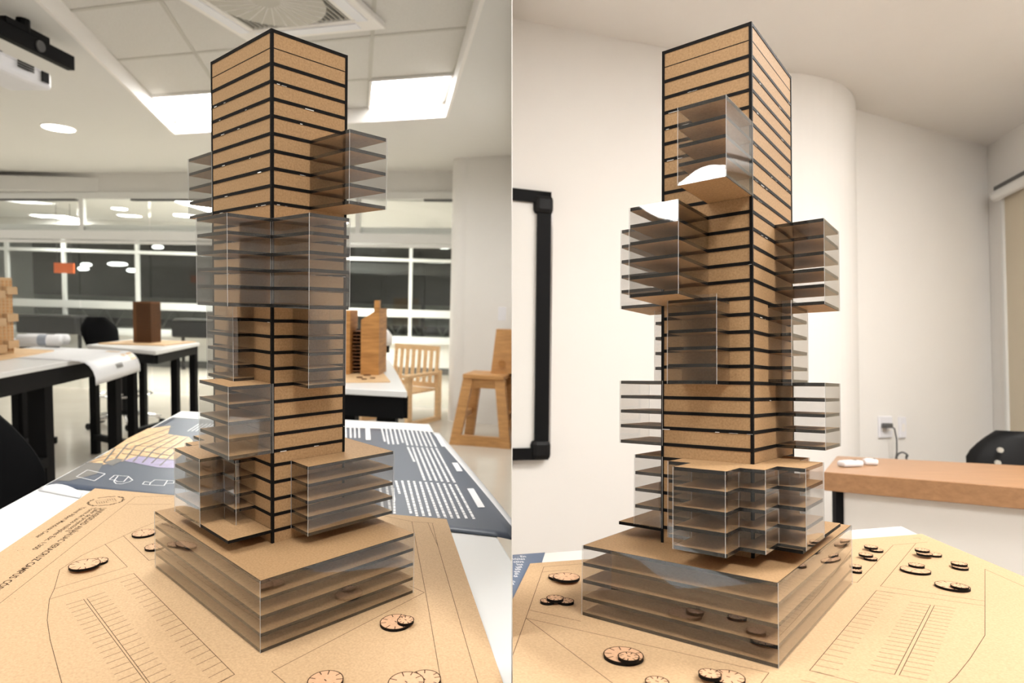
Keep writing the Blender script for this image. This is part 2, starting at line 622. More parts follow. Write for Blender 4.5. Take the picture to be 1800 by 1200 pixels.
MR.bay(rect(-2.6, 0, -4.2, 0), 6, 10, [0, 1, 3])
MR.bay(rect(-5.5, -2.6, -4.3, 0), 11, 16, [0, 1, 3])
MR.bay(rect(-8.4, -5.53, 0, 4.1), 11, 16, [0, 2, 3])
MR.bay(rect(0, 2.82, 4.3, 8.3), 11, 16, [0, 1, 2])
MR.bay(rect(-4.2, -1.35, -2.0, 0), 16, 21, [0, 1, 3], dz0=-.17)
MR.bay(rect(-7.0, -5.53, 2.1, 4.9), 16, 21, [0, 2, 3], plates=[17, 18, 19, 20])
MR.bay(rect(0, 1.3, 2.9, 6.6), 16, 21, [0, 1, 2], dz0=-.17, dz1=.17)
MR.bay(rect(-8.4, -5.53, 0, 4.1), 21, 25, [0, 2, 3])
MR.bay(rect(0, 2.78, 4.35, 8.35), 21, 25, [0, 1, 2])
MR.bay(rect(-7.35, -5.53, 0, 8), 26, 30, [0, 2, 3], plates=[26, 27, 28, 29])
MR.bay([(-2.85, -4.2), (0, -4.2), (0, -2.2), (1.3, -2.2), (1.3, .05), (2.7, .05), (2.7, 4.1), (0, 4.1), (0, 0), (-2.85, 0)], 26, 30, [0, 1, 2, 3, 4, 5, 6, 9])
MR.bay(rect(-4.2, -2.85, -1.9, 0), 26, 30, [0, 3], plates=[26, 27, 28, 29, 30])
MR.bay(rect(0, 1.4, 4.1, 6.3), 26, 30, [1, 2])
q = MB()
MR.plate(q, rect(-8.5, 2.6, 0, 9.2), 30, -.17)
q.build('terrace_plate', MR.root)

for d in ([(148.7, 991, 24.5, 1), (173, 985, 15, 0)], [(253, 936, 19, 0)], [(272, 960, 16, 0)], [(695.5, 1092, 28, 0), (713, 1089, 15, 1)],
          [(572, 1195, 32, 0)], [(714, 1198, 33, 1), (746, 1193, 30, 0)]):
    ML.tree(d)
for d in ([(1531, 960, 10.5, 1), (1540, 965.5, 11, 0)], [(1522, 973.7, 11, 1), (1530, 980, 10.5, 0)], [(1503.7, 993.7, 9.5, 1), (1505, 1002, 9, 0)],
          [(1621, 965.7, 11, 2), (1625, 972, 12, 1), (1640, 973, 13, 0)], [(1611, 992, 12, 1), (1609, 1000.7, 23, 0)],
          [(1686, 989.5, 12, 1), (1688, 996, 12, 0)], [(1687, 1029, 13.5, 1), (1674, 1028.7, 26, 0)],
          [(995.6, 1013, 23, 1), (980.5, 1012, 16, 0)], [(975.8, 1050, 14.5, 1), (962, 1055, 12, 0), (994.5, 1055, 14, 0)],
          [(1096, 1150, 34, 0), (1105, 1153, 18, 1)], [(1155, 1197, 20, 0)], [(1248, 1183, 19, 1), (1280, 1189, 28, 0)]):
    MR.tree(d)


# ---- site boards with their engraved plans
def site_board(M_, outline, strokes, extra):
    mb = MB()
    top = 0.003
    mb.prism([M_.to_local(M_.room.on_z(x, y, M_.ztop_board)) if not isinstance(x, str) else y for x, y in outline], 0.0, top, MDFP, CHAR)
    for st in strokes:
        pts = [M_.px(*p) for p in st]
        for a, b in zip(pts, pts[1:]):
            mb.line(a, b, 0.00055, top, 0.00004, ENGR)
    extra(mb, top)
    return mb.build('site_board', M_.root)


def ticks(mb, M_, p0, p1, n, tick_from, tick_to, z, m0=0, skip=()):
    a, b = Vector(M_.px(*p0)), Vector(M_.px(*p1))
    t = Vector(M_.px(*tick_to)) - Vector(M_.px(*tick_from))
    for k in range(m0, n + 1):
        q_ = a + (b - a) * (k / n)
        mb.line(q_, q_ + t, 0.00055, z, 0.00004, ENGR)


c7 = lambda *p: [(x / 2.858, 780 + y / 2.858) for x, y in p]
c6 = lambda x, y: (120 + x / 6, 1000 + y / 6)


def left_extra(mb, z):
    ticks(mb, ML, (235, 1007.4), (412, 1184.8), 21, c6(720, 80), c6(545, 138), z, 1)
    ticks(mb, ML, c6(200, 305), (272, 1213), 19, c6(205, 305), c6(390, 243), z)
    ticks(mb, ML, c6(150, 325), (264, 1213), 19, c6(150, 325), c6(-20, 376), z)
    a = lambda x, y: ML.px(x, y)
    lay_text(mb, 'UNIVERSIDAD ANÁHUAC VERACRUZ CAMPUS CÓRDOBA', a(178, 893), a(-46, 1062), 0.0085, z + .00004, ENGR)
    lay_text(mb, 'Taller de proyectos II', a(170, 892.5), a(114, 934), 0.0070, z + .00004, ENGR)
    lay_text(mb, 'Torre de usos múltiples Esc. 1:300', a(161.5, 892), a(55, 966), 0.0070, z + .00004, ENGR)
    lay_text(mb, 'Yahvel Alberi Mendoza Cesar', a(144, 891), a(60, 945), 0.0070, z + .00004, ENGR)
    c = Vector(a(186.3, 880.3))
    p = RL.on_z(186.3, 880.3, ML.ztop_board)
    r = 28.5 / F * p.y
    for k in range(64):
        t0 = 2 * math.pi * k / 64
        rr = r * random.uniform(.9, 1.0)
        t1 = t0 + random.uniform(.05, .1)
        if random.random() < .9:
            mb.line(c + Vector((math.cos(t0), math.sin(t0))) * rr, c + Vector((math.cos(t1), math.sin(t1))) * rr, 0.0021, z, .00005, ENGR)
    ax = (Vector(a(205, 878)) - Vector(a(165, 884))).normalized()
    ay = Vector((-ax.y, ax.x))
    w = r * .5
    for k in range(9):
        t = -w + 2 * w * k / 8
        for sgn in (-1, 1):
            if (k < 5) == (sgn < 0) or k in (0, 8):
                mb.line(c + ax * t + ay * sgn * w * .75, c + ax * t, 0.0006, z, .00004, ENGR)
    for sgn in (-1, 0, 1):
        mb.line(c - ax * w + ay * sgn * w * .75, c + ax * w + ay * sgn * w * .75, 0.0006, z, .00004, ENGR)
    for (x, y) in ((31, 967.5), (40.5, 965.3), (26.5, 1052)):
        p_ = a(x, y)
        mb.disc(p_, .0006, z, z + .00004, ENGR, seg=8)


ext = lambda p, q_, k: (p[0] + (q_[0] - p[0]) * k, p[1] + (q_[1] - p[1]) * k)
bl, b0 = (167, 858), ext((167, 858), (0, 970), 1.55)
br, b1 = (785, 912), ext((787, 914), (885, 1200), 1.6)
site_board(ML, [bl, b0, ext(b0, b0, 0), (60, 1420), b1, br],
           [c7((0, 800), (680, 265), (870, 262)), c7((640, 303), (860, 303)),
            c7((300, 632), (410, 560), (620, 462), (700, 425), (860, 360)), c7((300, 632), (272, 730), (248, 780), (237, 885), (252, 985), (310, 1200)),
            c7((272, 728), (640, 617), (527, 503)), c7((248, 780), (672, 650), (1178, 1157), (1110, 1195)),
            c7((620, 462), (748, 585), (782, 577)), c7((420, 780), (735, 1200)), c7((437, 777), (752, 1200)),
            [(505, 1203), (478, 1180), (745.8, 1041), (720, 1029)], [(776, 1203), (748, 1040), (724, 916.5), (672, 905.5)],
            [(752, 918), (770, 960), (841, 1203)], [(760, 919.5), (770, 960)], [(724, 916.5), (762, 919)]], left_extra)

cr = lambda *p: [(1440 + x / 4, 900 + y / 4) for x, y in p]


def right_extra(mb, z):
    ticks(mb, MR, (1540.5, 1037.5), (1423, 1178), 19, (1440, 1159), (1482, 1168), z)
    ticks(mb, MR, (1635.7, 1063), (1572.5, 1185), 19, (1635.7, 1063), (1600, 1058), z)
    ticks(mb, MR, (1642.5, 1063.7), (1581, 1186), 19, (1642.5, 1063.7), (1679.5, 1069), z)
    p_ = MR.px(1522, 1089)
    mb.disc(p_, .0006, z, z + .00004, ENGR, seg=8)


site_board(MR, [(932, 990), (1620, 938), ext((1620, 938), (1800, 1013), 1.7), (1900, 1400), (800, 1400), ext((932, 990), (900, 1055), 3.2)],
           [cr((520, 230), (265, 495), (200, 482)), cr((680, 218), (430, 520), (1165, 625)), cr((520, 230), (760, 210), ),
            cr((1165, 658), (402, 550)), cr((402, 550), (-68, 1112), (10, 1128)), cr((1165, 400), (1165, 865), (1060, 1030), (955, 1160), (900, 1210)),
            cr((1165, 400), (1480, 540)), cr((783, 652), (530, 1140)), cr((810, 655), (563, 1145)), cr((660, 182), (700, 182), (715, 190)),
            [(1423, 1178), (1560, 1213)],
            [(956, 995.8), (924.5, 1086), (898, 1160)], [(924.5, 1086), (1351.6, 1182), (1336.6, 1202)], [(929, 1071.6), (1021, 1091.5)],
            [(956, 995.8), (1030, 990)], [(953, 1005), (1000, 1001)], [(924.5, 1086), (1079, 1202)], [(1409, 1195), (1470, 1208)]], right_extra)


# ------------------------------------------------------------------ room on the left
FZL = -1.12                     # floor
TZ = ML.ztop_board - 0.0045      # table top under the poster and board


def quad_table(name, room, corners, ztop, label, legs, top_t=0.025, frame_h=0.05, frame_in=0.02, leg_w=0.045, floor=FZL, feet=None, rails=None, topm=WHITE):
    """corners: four plan points (room frame); legs: fractions (s,t) on the quad"""
    c = [Vector((p[0], p[1])) for p in corners]
    cen = sum(c, Vector((0, 0))) / 4
    root = thing(name, room, (cen.x, cen.y, floor), label, 'table')
    P = [p - cen for p in c]
    at = lambda s_, t_: (P[0] * (1 - s_) + P[1] * s_) * (1 - t_) + (P[3] * (1 - s_) + P[2] * s_) * t_
    zt = ztop - floor
    MB().prism([tuple(p) for p in P], zt - top_t, zt, topm).build('tabletop', root, bevel=0.003)
    mb = MB()
    ins = [p * (1 - frame_in / max(p.length, .1) * 2) for p in P]
    for i in range(4):
        a, b = ins[i], ins[(i + 1) % 4]
        mb.beam((a.x, a.y, zt - top_t - frame_h / 2), (b.x, b.y, zt - top_t - frame_h / 2), 0.03, frame_h, BLACK)
    mb.build('apron_frame', root)
    for (s_, t_) in legs:
        p = at(s_, t_)
        MB().box(p.x - leg_w / 2, p.x + leg_w / 2, p.y - leg_w / 2, p.y + leg_w / 2, 0.0, zt - top_t, BLACK).build('leg', root)
    for (a, b, z_) in (rails or []):
        pa_, pb_ = at(*a), at(*b)
        MB().beam((pa_.x, pa_.y, z_), (pb_.x, pb_.y, z_), leg_w * .9, leg_w * .9, BLACK).build('rail', root)
    return root


# main table
tc = [RL.on_z(318, 722, TZ), RL.on_z(755, 745, TZ)]
eL = (RL.on_z(70, 857, TZ) - RL.on_z(0, 893, TZ))
# near corners by running the side edges on to y = 0.25
lf = RL.on_z(20, 883, TZ)
lb = tc[0]
nl = lb + (lf - lb) * ((lb.y - 0.25) / (lb.y - lf.y))
rb = tc[1]
rf = RL.on_z(870, 935, TZ)
nr = rb + (rf - rb) * ((rb.y - 0.25) / (rb.y - rf.y))
quad_table('drafting_table', RL, [nl, nr, rb, lb], TZ, 'white topped table carrying the dark poster and the banded tower model', [(.06, .06), (.5, .06), (.5, .95), (.06, .95)])

# dark poster lying on it, its right side hanging over the table edge
posterZ = TZ + 0.0012


def edge_dist(p):
    """signed distance past the right table edge"""
    a, b = Vector((rb.x, rb.y)), Vector((rf.x, rf.y))
    d = (b - a).normalized()
    n = Vector((-d.y, d.x))
    return (Vector((p[0], p[1])) - a).dot(n)


def drape(p, lift=0.0):
    e = edge_dist(p)
    z = posterZ + lift
    if e > 0.003:
        t = e - 0.003
        z -= min(t * t * 7.0, t)
    # a loose wave near the far right corner and a lifted near-left corner
    z += 0.004 * math.exp(-((p[0] + .30) ** 2 + (p[1] - 1.75) ** 2) / .01)
    return z


pc = [Vector(RL.on_z(x, y, posterZ)[:2]) for x, y in ((80, 853), (900, 962), (778, 757), (303, 733))]
poster_near_r = Vector((0.055, 0.93))
poster_far_r = Vector(RL.on_z(772, 761, posterZ)[:2])
PQ = [pc[0], poster_near_r, poster_far_r, pc[3]]


def pq(s_, t_):
    return (PQ[0] * (1 - s_) + PQ[1] * s_) * (1 - t_) + (PQ[3] * (1 - s_) + PQ[2] * s_) * t_


mb = MB()
nu, nv = 40, 24
for j in range(nv + 1):
    for i in range(nu + 1):
        p = pq(i / nu, j / nv)
        mb.v.append((p.x, p.y, drape(p)))
for j in range(nv):
    for i in range(nu):
        o = j * (nu + 1) + i
        mb.f.append((o, o + 1, o + nu + 2, o + nu + 1))
        s_ = (i + .5) / nu
        mb.m.append(mb.mi(PAPER if i == nu - 1 else NAVY))
poster = mb.build('poster', room=RL, smooth=True, solid=0.0003)
tag(poster, 'large navy presentation poster with white text columns under the tower model', 'poster')


def poly_on_poster(mb, pts, m, lift=0.0004, n=1):
    """a printed patch: polygon given in picture points, laid on the poster"""
    w = [RL.on_z(x, y, posterZ) for x, y in pts]
    mb.add([(p.x, p.y, drape(p, lift)) for p in w], [tuple(range(len(w)))], m)


def stroke_on_poster(mb, a, b, w, m, lift=0.0008, words=False, seg=10):
    A, B = RL.on_z(a[0], a[1], posterZ), RL.on_z(b[0], b[1], posterZ)
    A2, B2 = Vector((A.x, A.y)), Vector((B.x, B.y))
    d = B2 - A2
    n = Vector((-d.y, d.x)).normalized() * w / 2
    t = 0.0
    L_ = d.length
    while t < 1 - 1e-6:
        step = min(1 - t, (random.uniform(.006, .02) if words else L_ / seg) / L_)
        p, q_ = A2 + d * t, A2 + d * (t + step)
        vs_ = [p - n, q_ - n, q_ + n, p + n]
        mb.add([(v.x, v.y, drape(v, lift)) for v in vs_], [(0, 1, 2, 3)], m)
        t += step + ((.0022 / L_) if words else 0)


cp = lambda x, y: (600 + x / 6, 730 + y / 6)
mb = MB()
W_ = 0.0050
for i in range(12):
    e = [(460, 280), (500, 305), (550, 308), (600, 308), (650, 292)]
    en = e[i] if i < 5 else (700 + 50 * (i - 5), 318 + 3 * (i - 5))
    stroke_on_poster(mb, cp(425 + 44 * i, 150 + (i > 8) * 6), cp(*en), W_, PAPER, words=True)
endB = [(770, 490), (880, 690), (945, 690), (1005, 695), (1065, 700), (1130, 705), (1195, 710)]
for i in range(7):
    stroke_on_poster(mb, cp(700 + 50 * i, 335 + 2 * i), cp(*endB[i]), W_, PAPER, words=True)
stC = [(575, 690), (640, 690), (705, 690), (765, 695), (830, 700), (890, 705), (950, 710), (1015, 715), (1080, 720), (1140, 725), (1205, 730)]
enC = [(615, 830), (735, 1040), (800, 1065), (870, 1065), (940, 1070), (1030, 1080), (1100, 1085), (1170, 1090), (1240, 1090), (1320, 1090), (1400, 1095)]
for a, b in zip(stC, enC):
    stroke_on_poster(mb, cp(*a), cp(*b), W_ * .9, PAPER, words=True)
for a, b in (((545, 770), (560, 1040)), ((470, 700), (520, 1030)), ((400, 700), (440, 1020)), ((520, 690), (560, 900))):
    stroke_on_poster(mb, cp(*a), cp(*b), W_ * .9, PAPER, words=True)
for x in (45, 95, 140, 185):
    stroke_on_poster(mb, cp(x, 120), cp(x + 5, 240), W_, PAPER, words=True)
for x in (-340, -280, -220, -160, -100, -40):
    stroke_on_poster(mb, cp(x, 120), cp(x + 5, 220), W_, PAPER, words=True)
for a, b in (((1010, 205), (1085, 330)), ((1195, 500), (1250, 590)), ((1360, 772), (1478, 972)), ((277, 140), (285, 262))):
    stroke_on_poster(mb, cp(*a), cp(*b), 0.0125, PAPER, seg=4)
# printed perspective of a glowing facade, upper left
cf = lambda x, y: (180 + x / 10, 720 + y / 10)
gold = [cf(10, 800), cf(440, 510), cf(800, 330), cf(1000, 262), cf(1200, 280), cf(1150, 430), cf(1520, 480), cf(1640, 600), cf(1280, 760), cf(1290, 880), cf(960, 790), cf(300, 760), cf(210, 900), cf(20, 930), cf(-400, 1060)]
for tri in ([cf(-500, 1060), cf(10, 800), cf(440, 510), cf(380, 900)], [cf(440, 510), cf(800, 330), cf(1200, 280), cf(1150, 430)],
            [cf(440, 510), cf(1150, 430), cf(1520, 480), cf(1640, 600)], [cf(440, 510), cf(1640, 600), cf(1280, 880), cf(380, 900)]):
    poly_on_poster(mb, tri, PGOLD)
poly_on_poster(mb, [cf(600, 820), cf(1290, 880), cf(1280, 1030), cf(980, 1020), cf(380, 900)], PVIO, 0.0006)
poly_on_poster(mb, [cf(-500, 1060), cf(-250, 930), cf(20, 940), cf(-100, 1130), cf(-600, 1260), cf(-800, 1240)], PGREY, 0.0005)
poly_on_poster(mb, [cf(20, 930), cf(250, 860), cf(380, 880), cf(180, 990)], PGREY, 0.0007)
for pts in ([(-400, 1000), (-200, 880)], [(20, 930), (220, 690)], [(230, 860), (440, 610), (800, 470), (1240, 300)], [(380, 900), (580, 650), (1150, 430)], [(540, 920), (750, 680), (1270, 450)],
            [(700, 940), (910, 710), (1330, 480)], [(860, 945), (1090, 740), (1500, 490)], [(1010, 990), (1270, 750)], [(380, 680), (1200, 810)],
            [(160, 690), (380, 680)], [(340, 770), (1280, 900)], [(560, 630), (1400, 690)], [(-250, 900), (240, 770)], [(-350, 960), (180, 850)]):
    for a, b in zip(pts, pts[1:]):
        stroke_on_poster(mb, cf(*a), cf(*b), 0.0035, PGREY, 0.0010, seg=3)
for k in range(5):
    stroke_on_poster(mb, cf(1500 + 70 * k, 380), cf(1700 + 70 * k, 250), 0.003, PAPER, seg=3)
    stroke_on_poster(mb, cf(1820 + 60 * k, 360), cf(1960 + 60 * k, 260), 0.003, PAPER, seg=3)
cd = lambda x, y: (100 + x / 8.18, 780 + y / 8.18)
for pts in ([(440, 378), (280, 475), (540, 535), (695, 435), (440, 378)], [(830, 455), (755, 515), (830, 525), (820, 545), (850, 575), (930, 580), (1000, 560), (1040, 550), (1090, 525), (1025, 470), (830, 455)],
            [(880, 465), (830, 525), (870, 545), (960, 548), (1030, 475)], [(1265, 545), (1230, 585), (1340, 595), (1540, 605), (1590, 530), (1410, 520), (1350, 560), (1265, 545)], [(1350, 560), (1330, 595)], [(1590, 530), (1690, 535), (1680, 570), (1570, 575)]):
    for a, b in zip(pts, pts[1:]):
        stroke_on_poster(mb, cd(*a), cd(*b), 0.0018, PAPER, seg=2)
pp = mb.build('printed_artwork', room=RL)
ALL[RL].remove(pp)
bpy.context.view_layer.update()
pp.parent = poster
pp.matrix_world = RL.M.copy()
pp.matrix_parent_inverse = Matrix()
pp.matrix_basis = Matrix()

# second, smaller white sheet curling at the poster's near-left corner
a = [RL.on_z(x, y, posterZ) for x, y in ((74, 856), (146, 868), (140, 876), (66, 862))]
mb = MB()
for i in range(9):
    t = i / 8
    for j, (p, q_) in enumerate(((a[0], a[1]), (a[3], a[2]))):
        v = p.lerp(q_, t)
        mb.v.append((v.x, v.y, posterZ + .0012 + .010 * math.sin(math.pi * t) * (1 - j)))
for i in range(8):
    mb.f.append((2 * i, 2 * i + 1, 2 * i + 3, 2 * i + 2))
    mb.m.append(mb.mi(PAPER))
tag(mb.build('paper_sheet', room=RL, smooth=True, solid=0.0003), 'white paper edge curling up beside the corner of the fibreboard site plan', 'paper')

# --- shell
CZ, CZ2 = 1.35, 1.455           # plaster ceiling, raised tray
gw = lambda x: 6.62 + (-0.6 - x) * 0.165          # glass partition line y(x)
mb = MB()
mb.box(-9.5, 3, -3.2, 14, FZL - .1, FZL, FLOOR)
structure(mb.build('floor', room=RL))
T0 = [Vector((-2.88, 5.45)), Vector((-0.523, 4.735))]
dl = (Vector((-2.25, 3.07)) - T0[0])
dr = (Vector((-0.178, 2.95)) - T0[1])
T3 = T0[0] + dl * 3.0
T2 = T0[1] + dr * 4.0
mb = MB()
tray = [T0[0], T0[1], T2, T3]
X0, X1, Y0, Y1 = -9.5, 3, -3.2, 7.8
mb.prism([(X0, Y0), (T3.x, T3.y), (T0[0].x, T0[0].y), (X0, Y1)], CZ, CZ + .05, CEIL)
mb.prism([(X0, Y1), (T0[0].x, T0[0].y), (T0[1].x, T0[1].y), (X1, Y1)], CZ, CZ + .05, CEIL)
mb.prism([(X1, Y1), (T0[1].x, T0[1].y), (T2.x, T2.y), (X1, Y0)], CZ, CZ + .05, CEIL)
mb.prism([(X0, Y0), (X1, Y0), (T2.x, T2.y), (T3.x, T3.y)], CZ, CZ + .05, CEIL)
structure(mb.build('ceiling', room=RL))
mb = MB()
for i in range(4):
    a_, b_ = tray[i], tray[(i + 1) % 4]
    mb.beam((a_.x, a_.y, (CZ + CZ2) / 2 + .01), (b_.x, b_.y, (CZ + CZ2) / 2 + .01), .02, CZ2 - CZ + .03, TRIMW)
structure(mb.build('trim_1', room=RL))
mb = MB()
big = [T0[0] + Vector((-.1, .1)), T0[1] + Vector((.1, .1)), T2 + Vector((.1, -.1)), T3 + Vector((-.1, -.1))]
mb.prism([tuple(p) for p in big], CZ2, CZ2 + .03, TILE)
ga, gb, g0 = Vector((.567, -.157)), Vector((-.165, .675)), Vector((-2.52, 4.10))
gb2 = Vector((-.165, .675))
for i in range(0, 5):
    a_ = g0 + ga * i + gb * 1.93
    b_ = g0 + ga * i - gb * 9
    mb.line(a_, b_, .022, CZ2 - .004, .006, GRID)
for j in range(-9, 2):
    a_ = g0 + gb * j
    b_ = a_ + ga * 4.1
    mb.line(a_ - ga * .1, b_, .022, CZ2 - .004, .006, GRID)
structure(mb.build('ceiling_grid', room=RL))


def led_panel(room, c, ax, ay, z, m, label, group=None):
    root = thing('ceiling_light', room, (c.x, c.y, z), label, 'ceiling light', group=group)
    e = .035
    f = MB()
    P = [(-ax / 2 - ay / 2), (ax / 2 - ay / 2), (ax / 2 + ay / 2), (-ax / 2 + ay / 2)]
    for i in range(4):
        a_, b_ = P[i] * .97, P[(i + 1) % 4] * .97
        f.beam((a_.x, a_.y, -.006), (b_.x, b_.y, -.006), .02, .012, TRIMW)
    f.build('frame', root)
    d_ = MB()
    d_.prism([tuple(p * .93) for p in P], -.010, -.002, m)
    d_.build('diffuser', root)
    return root


for (i, j, lab) in ((0, 1, 'square glowing ceiling panel left of the tower, behind its top floors'), (3, 1, 'square glowing ceiling panel to the right of the tower top'),
                    (1, -6, 'square ceiling panel behind the camera, over the table'), (3, -4, 'square ceiling panel just overhead'), (1, -9, 'square ceiling panel at the back of the room')):
    c = g0 + ga * (i + .5) + gb * (j + .5)
    if j < 0:
        c = Vector({-6: (-.9, .35), -4: (-.62, 1.9), -9: (-1.5, -1.4)}[j])
    led_panel(RL, c, ga, gb, CZ2 - .005, PANEL_L, lab, 'square ceiling panels of the tray')

led_panel(RL, Vector((-2.85, -1.05)), Vector((1.1, -.3)), Vector((.15, .55)), CZ, PANEL_L, 'long unseen ceiling panel added far behind the left table for glare on the right tower')  # added out of view so its reflection gives the clear box its glare


def downlight(room, c, z, r, m, label, group=None):
    root = thing('downlight', room, (c[0], c[1], z), label, 'ceiling light', group=group)
    MB().disc((0, 0), r * 1.12, -.006, 0, TRIMW, seg=28).build('trim_ring', root)
    MB().disc((0, 0), r, -.010, -.006, m, seg=28).build('diffuser', root)
    return root


p = RL.on_z(103, 224, CZ)
downlight(RL, p, CZ, .112, DOWNL, 'round glowing downlight in the plaster ceiling under the projector')

for (x, y, lab) in ((-5.3, 5.0, 'added unseen ceiling panel over the left aisle near the glass partition'), (-6.4, 2.4, 'added unseen ceiling panel over the far left tables'), (-8.0, 6.0, 'added unseen ceiling panel in the far left corner of the room')):
    led_panel(RL, Vector((x, y)), ga, gb, CZ, PANEL_L, lab, 'unseen panels added to the plaster ceiling')  # unseen panels added to brighten the far side of the room

# air conditioner cassette
ac = RL.on_z(466, -14, CZ2)
root = thing('air_conditioner', RL, (ac.x, ac.y, CZ2), 'white square ceiling cassette air conditioner above the tower', 'air conditioner', math.atan2(ga.y, ga.x))
S_ = .42
mb = MB()
for (a_, b_) in (((-S_, -S_), (S_, -S_ + .13)), ((-S_, S_ - .13), (S_, S_)), ((-S_, -S_ + .13), (-S_ + .13, S_ - .13)), ((S_ - .13, -S_ + .13), (S_, S_ - .13))):
    mb.box(a_[0], b_[0], a_[1], b_[1], -.035, 0, TRIMW)
mb.box(-S_ + .03, S_ - .03, -S_ + .03, S_ - .03, -.012, 0, TRIMW)
mb.build('housing', root, bevel=.012)
g_ = S_ - .14
mb = MB()
mb.box(-g_, g_, -g_, g_, -.025, -.015, DKGREY)
for k in range(21):
    x = -g_ + 2 * g_ * k / 20
    mb.box(x - .003, x + .003, -g_, g_, -.034, -.025, LVR)
mb.build('grille', root)
mb = MB()
mb.disc((0, 0), g_ * 1.0, -.040, -.034, LVR, seg=48)
for k in range(28):
    a = 2 * math.pi * k / 28
    mb.line((math.cos(a) * g_ * .25, math.sin(a) * g_ * .25), (math.cos(a + .25) * g_, math.sin(a + .25) * g_), .003, -.0415, .0015, TRIMW)
mb.build('fan_guard', root)
for s_ in (0, 1, 2, 3):
    a = s_ * math.pi / 2
    q = MB()
    c_, n_ = Vector((math.cos(a), math.sin(a))), Vector((-math.sin(a), math.cos(a)))
    m1, m2 = c_ * (S_ - .07) - n_ * .30, c_ * (S_ - .07) + n_ * .30
    q.beam((m1.x, m1.y, -.037), (m2.x, m2.y, -.037), .06, .006, PROJW)
    q.build('air_flap', root)

# projector under a black bracket
pa_, pb_ = RL.on_z(-60, 20, CZ - .10), RL.on_z(125, 112, CZ - .10)
c = (pa_ + pb_) / 2
root = thing('projector_bracket', RL, (c.x, c.y, CZ), 'long black ceiling bracket with speaker disc holding the white projector', 'bracket')
d = pb_ - pa_
mb = MB()
mb.beam(pa_ - Vector((c.x, c.y, CZ)), pb_ - Vector((c.x, c.y, CZ)), .045, .075, BLACK)
mb.build('bar', root, bevel=.004)
MB().beam(Vector((0, 0, -.05)) - d * .2, Vector((0, 0, -.05)) + d * .22, .05, .03, BLACK).build('mount_plate', root)
MB().tube([(0, 0, 0), (0, 0, -.06)], .03, BLACK).build('stem', root)
n_ = Vector((d.y, -d.x, 0)).normalized()
q0_ = d * .12 + Vector((0, 0, -.10)) - n_ * 0
sgn = 1 if n_.y < 0 else -1
MB().tube([q0_ + n_ * sgn * .022, q0_ + n_ * sgn * .03], .028, GREYF, seg=20).build('round_cap', root)
pc_ = RL.on_y(18, 130, c.y - .08)
root = thing('projector', RL, (pc_.x, pc_.y, pc_.z), 'white projector hanging below the black ceiling bracket', 'projector', math.atan2(d.y, d.x))
mb = MB()
mb.box(-.20, .12, -.12, .11, -.045, .045, PROJW)
mb.build('body', root, bevel=.02)
mb = MB()
for k in range(8):
    for j in range(3):
        mb.box(-.10 + k * .012, -.092 + k * .012, -.133, -.128, .0 + j * .012, .008 + j * .012, DKGREY)
mb.build('vent', root)
MB().box(.04, .08, -.134, -.128, -.02, .03, PLASTIC).build('dark_label', root)
MB().tube([(-.12, 0, .05), (-.14, .03, .075), (-.1, .06, .09)], .004, BLACK, seg=6).build('cable', root)
mb = MB()
mb.tube([(0, .02, .045), (0, .06, .10)], .02, BLACK)
mb.build('hanger', root)

# glass partition across the back
mb = MB()
frame_pts = [(-9.4, gw(-9.4)), (-0.5, gw(-0.5))]
gdir = Vector((-0.5 + 9.4, gw(-.5) - gw(-9.4))).normalized()


def gp(x, z, off=0.0):
    return (x, gw(x) + off, z)


ztop, ztr = 1.10, 0.66
mb.beam(gp(-9.4, ztop), gp(-.5, ztop), .06, .07, ALU)
mb.beam(gp(-9.4, ztr), gp(-.5, ztr), .08, .10, ALU)
mb.beam(gp(-9.4, ztr - .075), gp(-.5, ztr - .075), .05, .03, ALU)
mb.beam(gp(-9.4, ztr + .09, .03), gp(-.5, ztr + .09, .03), .04, .06, ALU)
for x in (-7.6, -4.93, -3.2, -1.66):
    mb.beam(gp(x, ztr), gp(x, ztop), .05, .05, ALU)
mb.beam(gp(-4.3, ztop - .045), gp(-3.3, ztop - .045), .05, .02, GREYF)
mb.beam(gp(-6.2, ztop - .045), gp(-5.0, ztop - .045), .05, .02, GREYF)
mb.beam(gp(-.95, ztop - .045), gp(-.5, ztop - .045), .05, .02, GREYF)
wr_ = structure(mb.build('window_1', room=RL))
gz = MB()
for (x0, x1) in ((-9.4, -6.4), (-6.38, -5.0), (-4.98, -4.1), (-4.08, -2.6), (-2.58, -.5)):
    gz.hull8([gp(x0, FZL + .02), gp(x1, FZL + .02), gp(x1, FZL + .02, .01), gp(x0, FZL + .02, .01)], [gp(x0, ztr), gp(x1, ztr), gp(x1, ztr, .01), gp(x0, ztr, .01)], GLASS)
    gz.hull8([gp(x0, ztr + .05), gp(x1, ztr + .05), gp(x1, ztr + .05, .01), gp(x0, ztr + .05, .01)], [gp(x0, ztop), gp(x1, ztop), gp(x1, ztop, .01), gp(x0, ztop, .01)], GLASS)
structure(gz.build('pane', wr_))
mb = MB()
mb.hull8([gp(-9.4, ztop + .03), gp(-.5, ztop + .03), gp(-.5, ztop + .03, .1), gp(-9.4, ztop + .03, .1)], [gp(-9.4, CZ + .04), gp(-.5, CZ + .04), gp(-.5, CZ + .04, .1), gp(-9.4, CZ + .04, .1)], WALL)
structure(mb.build('wall_back', room=RL))
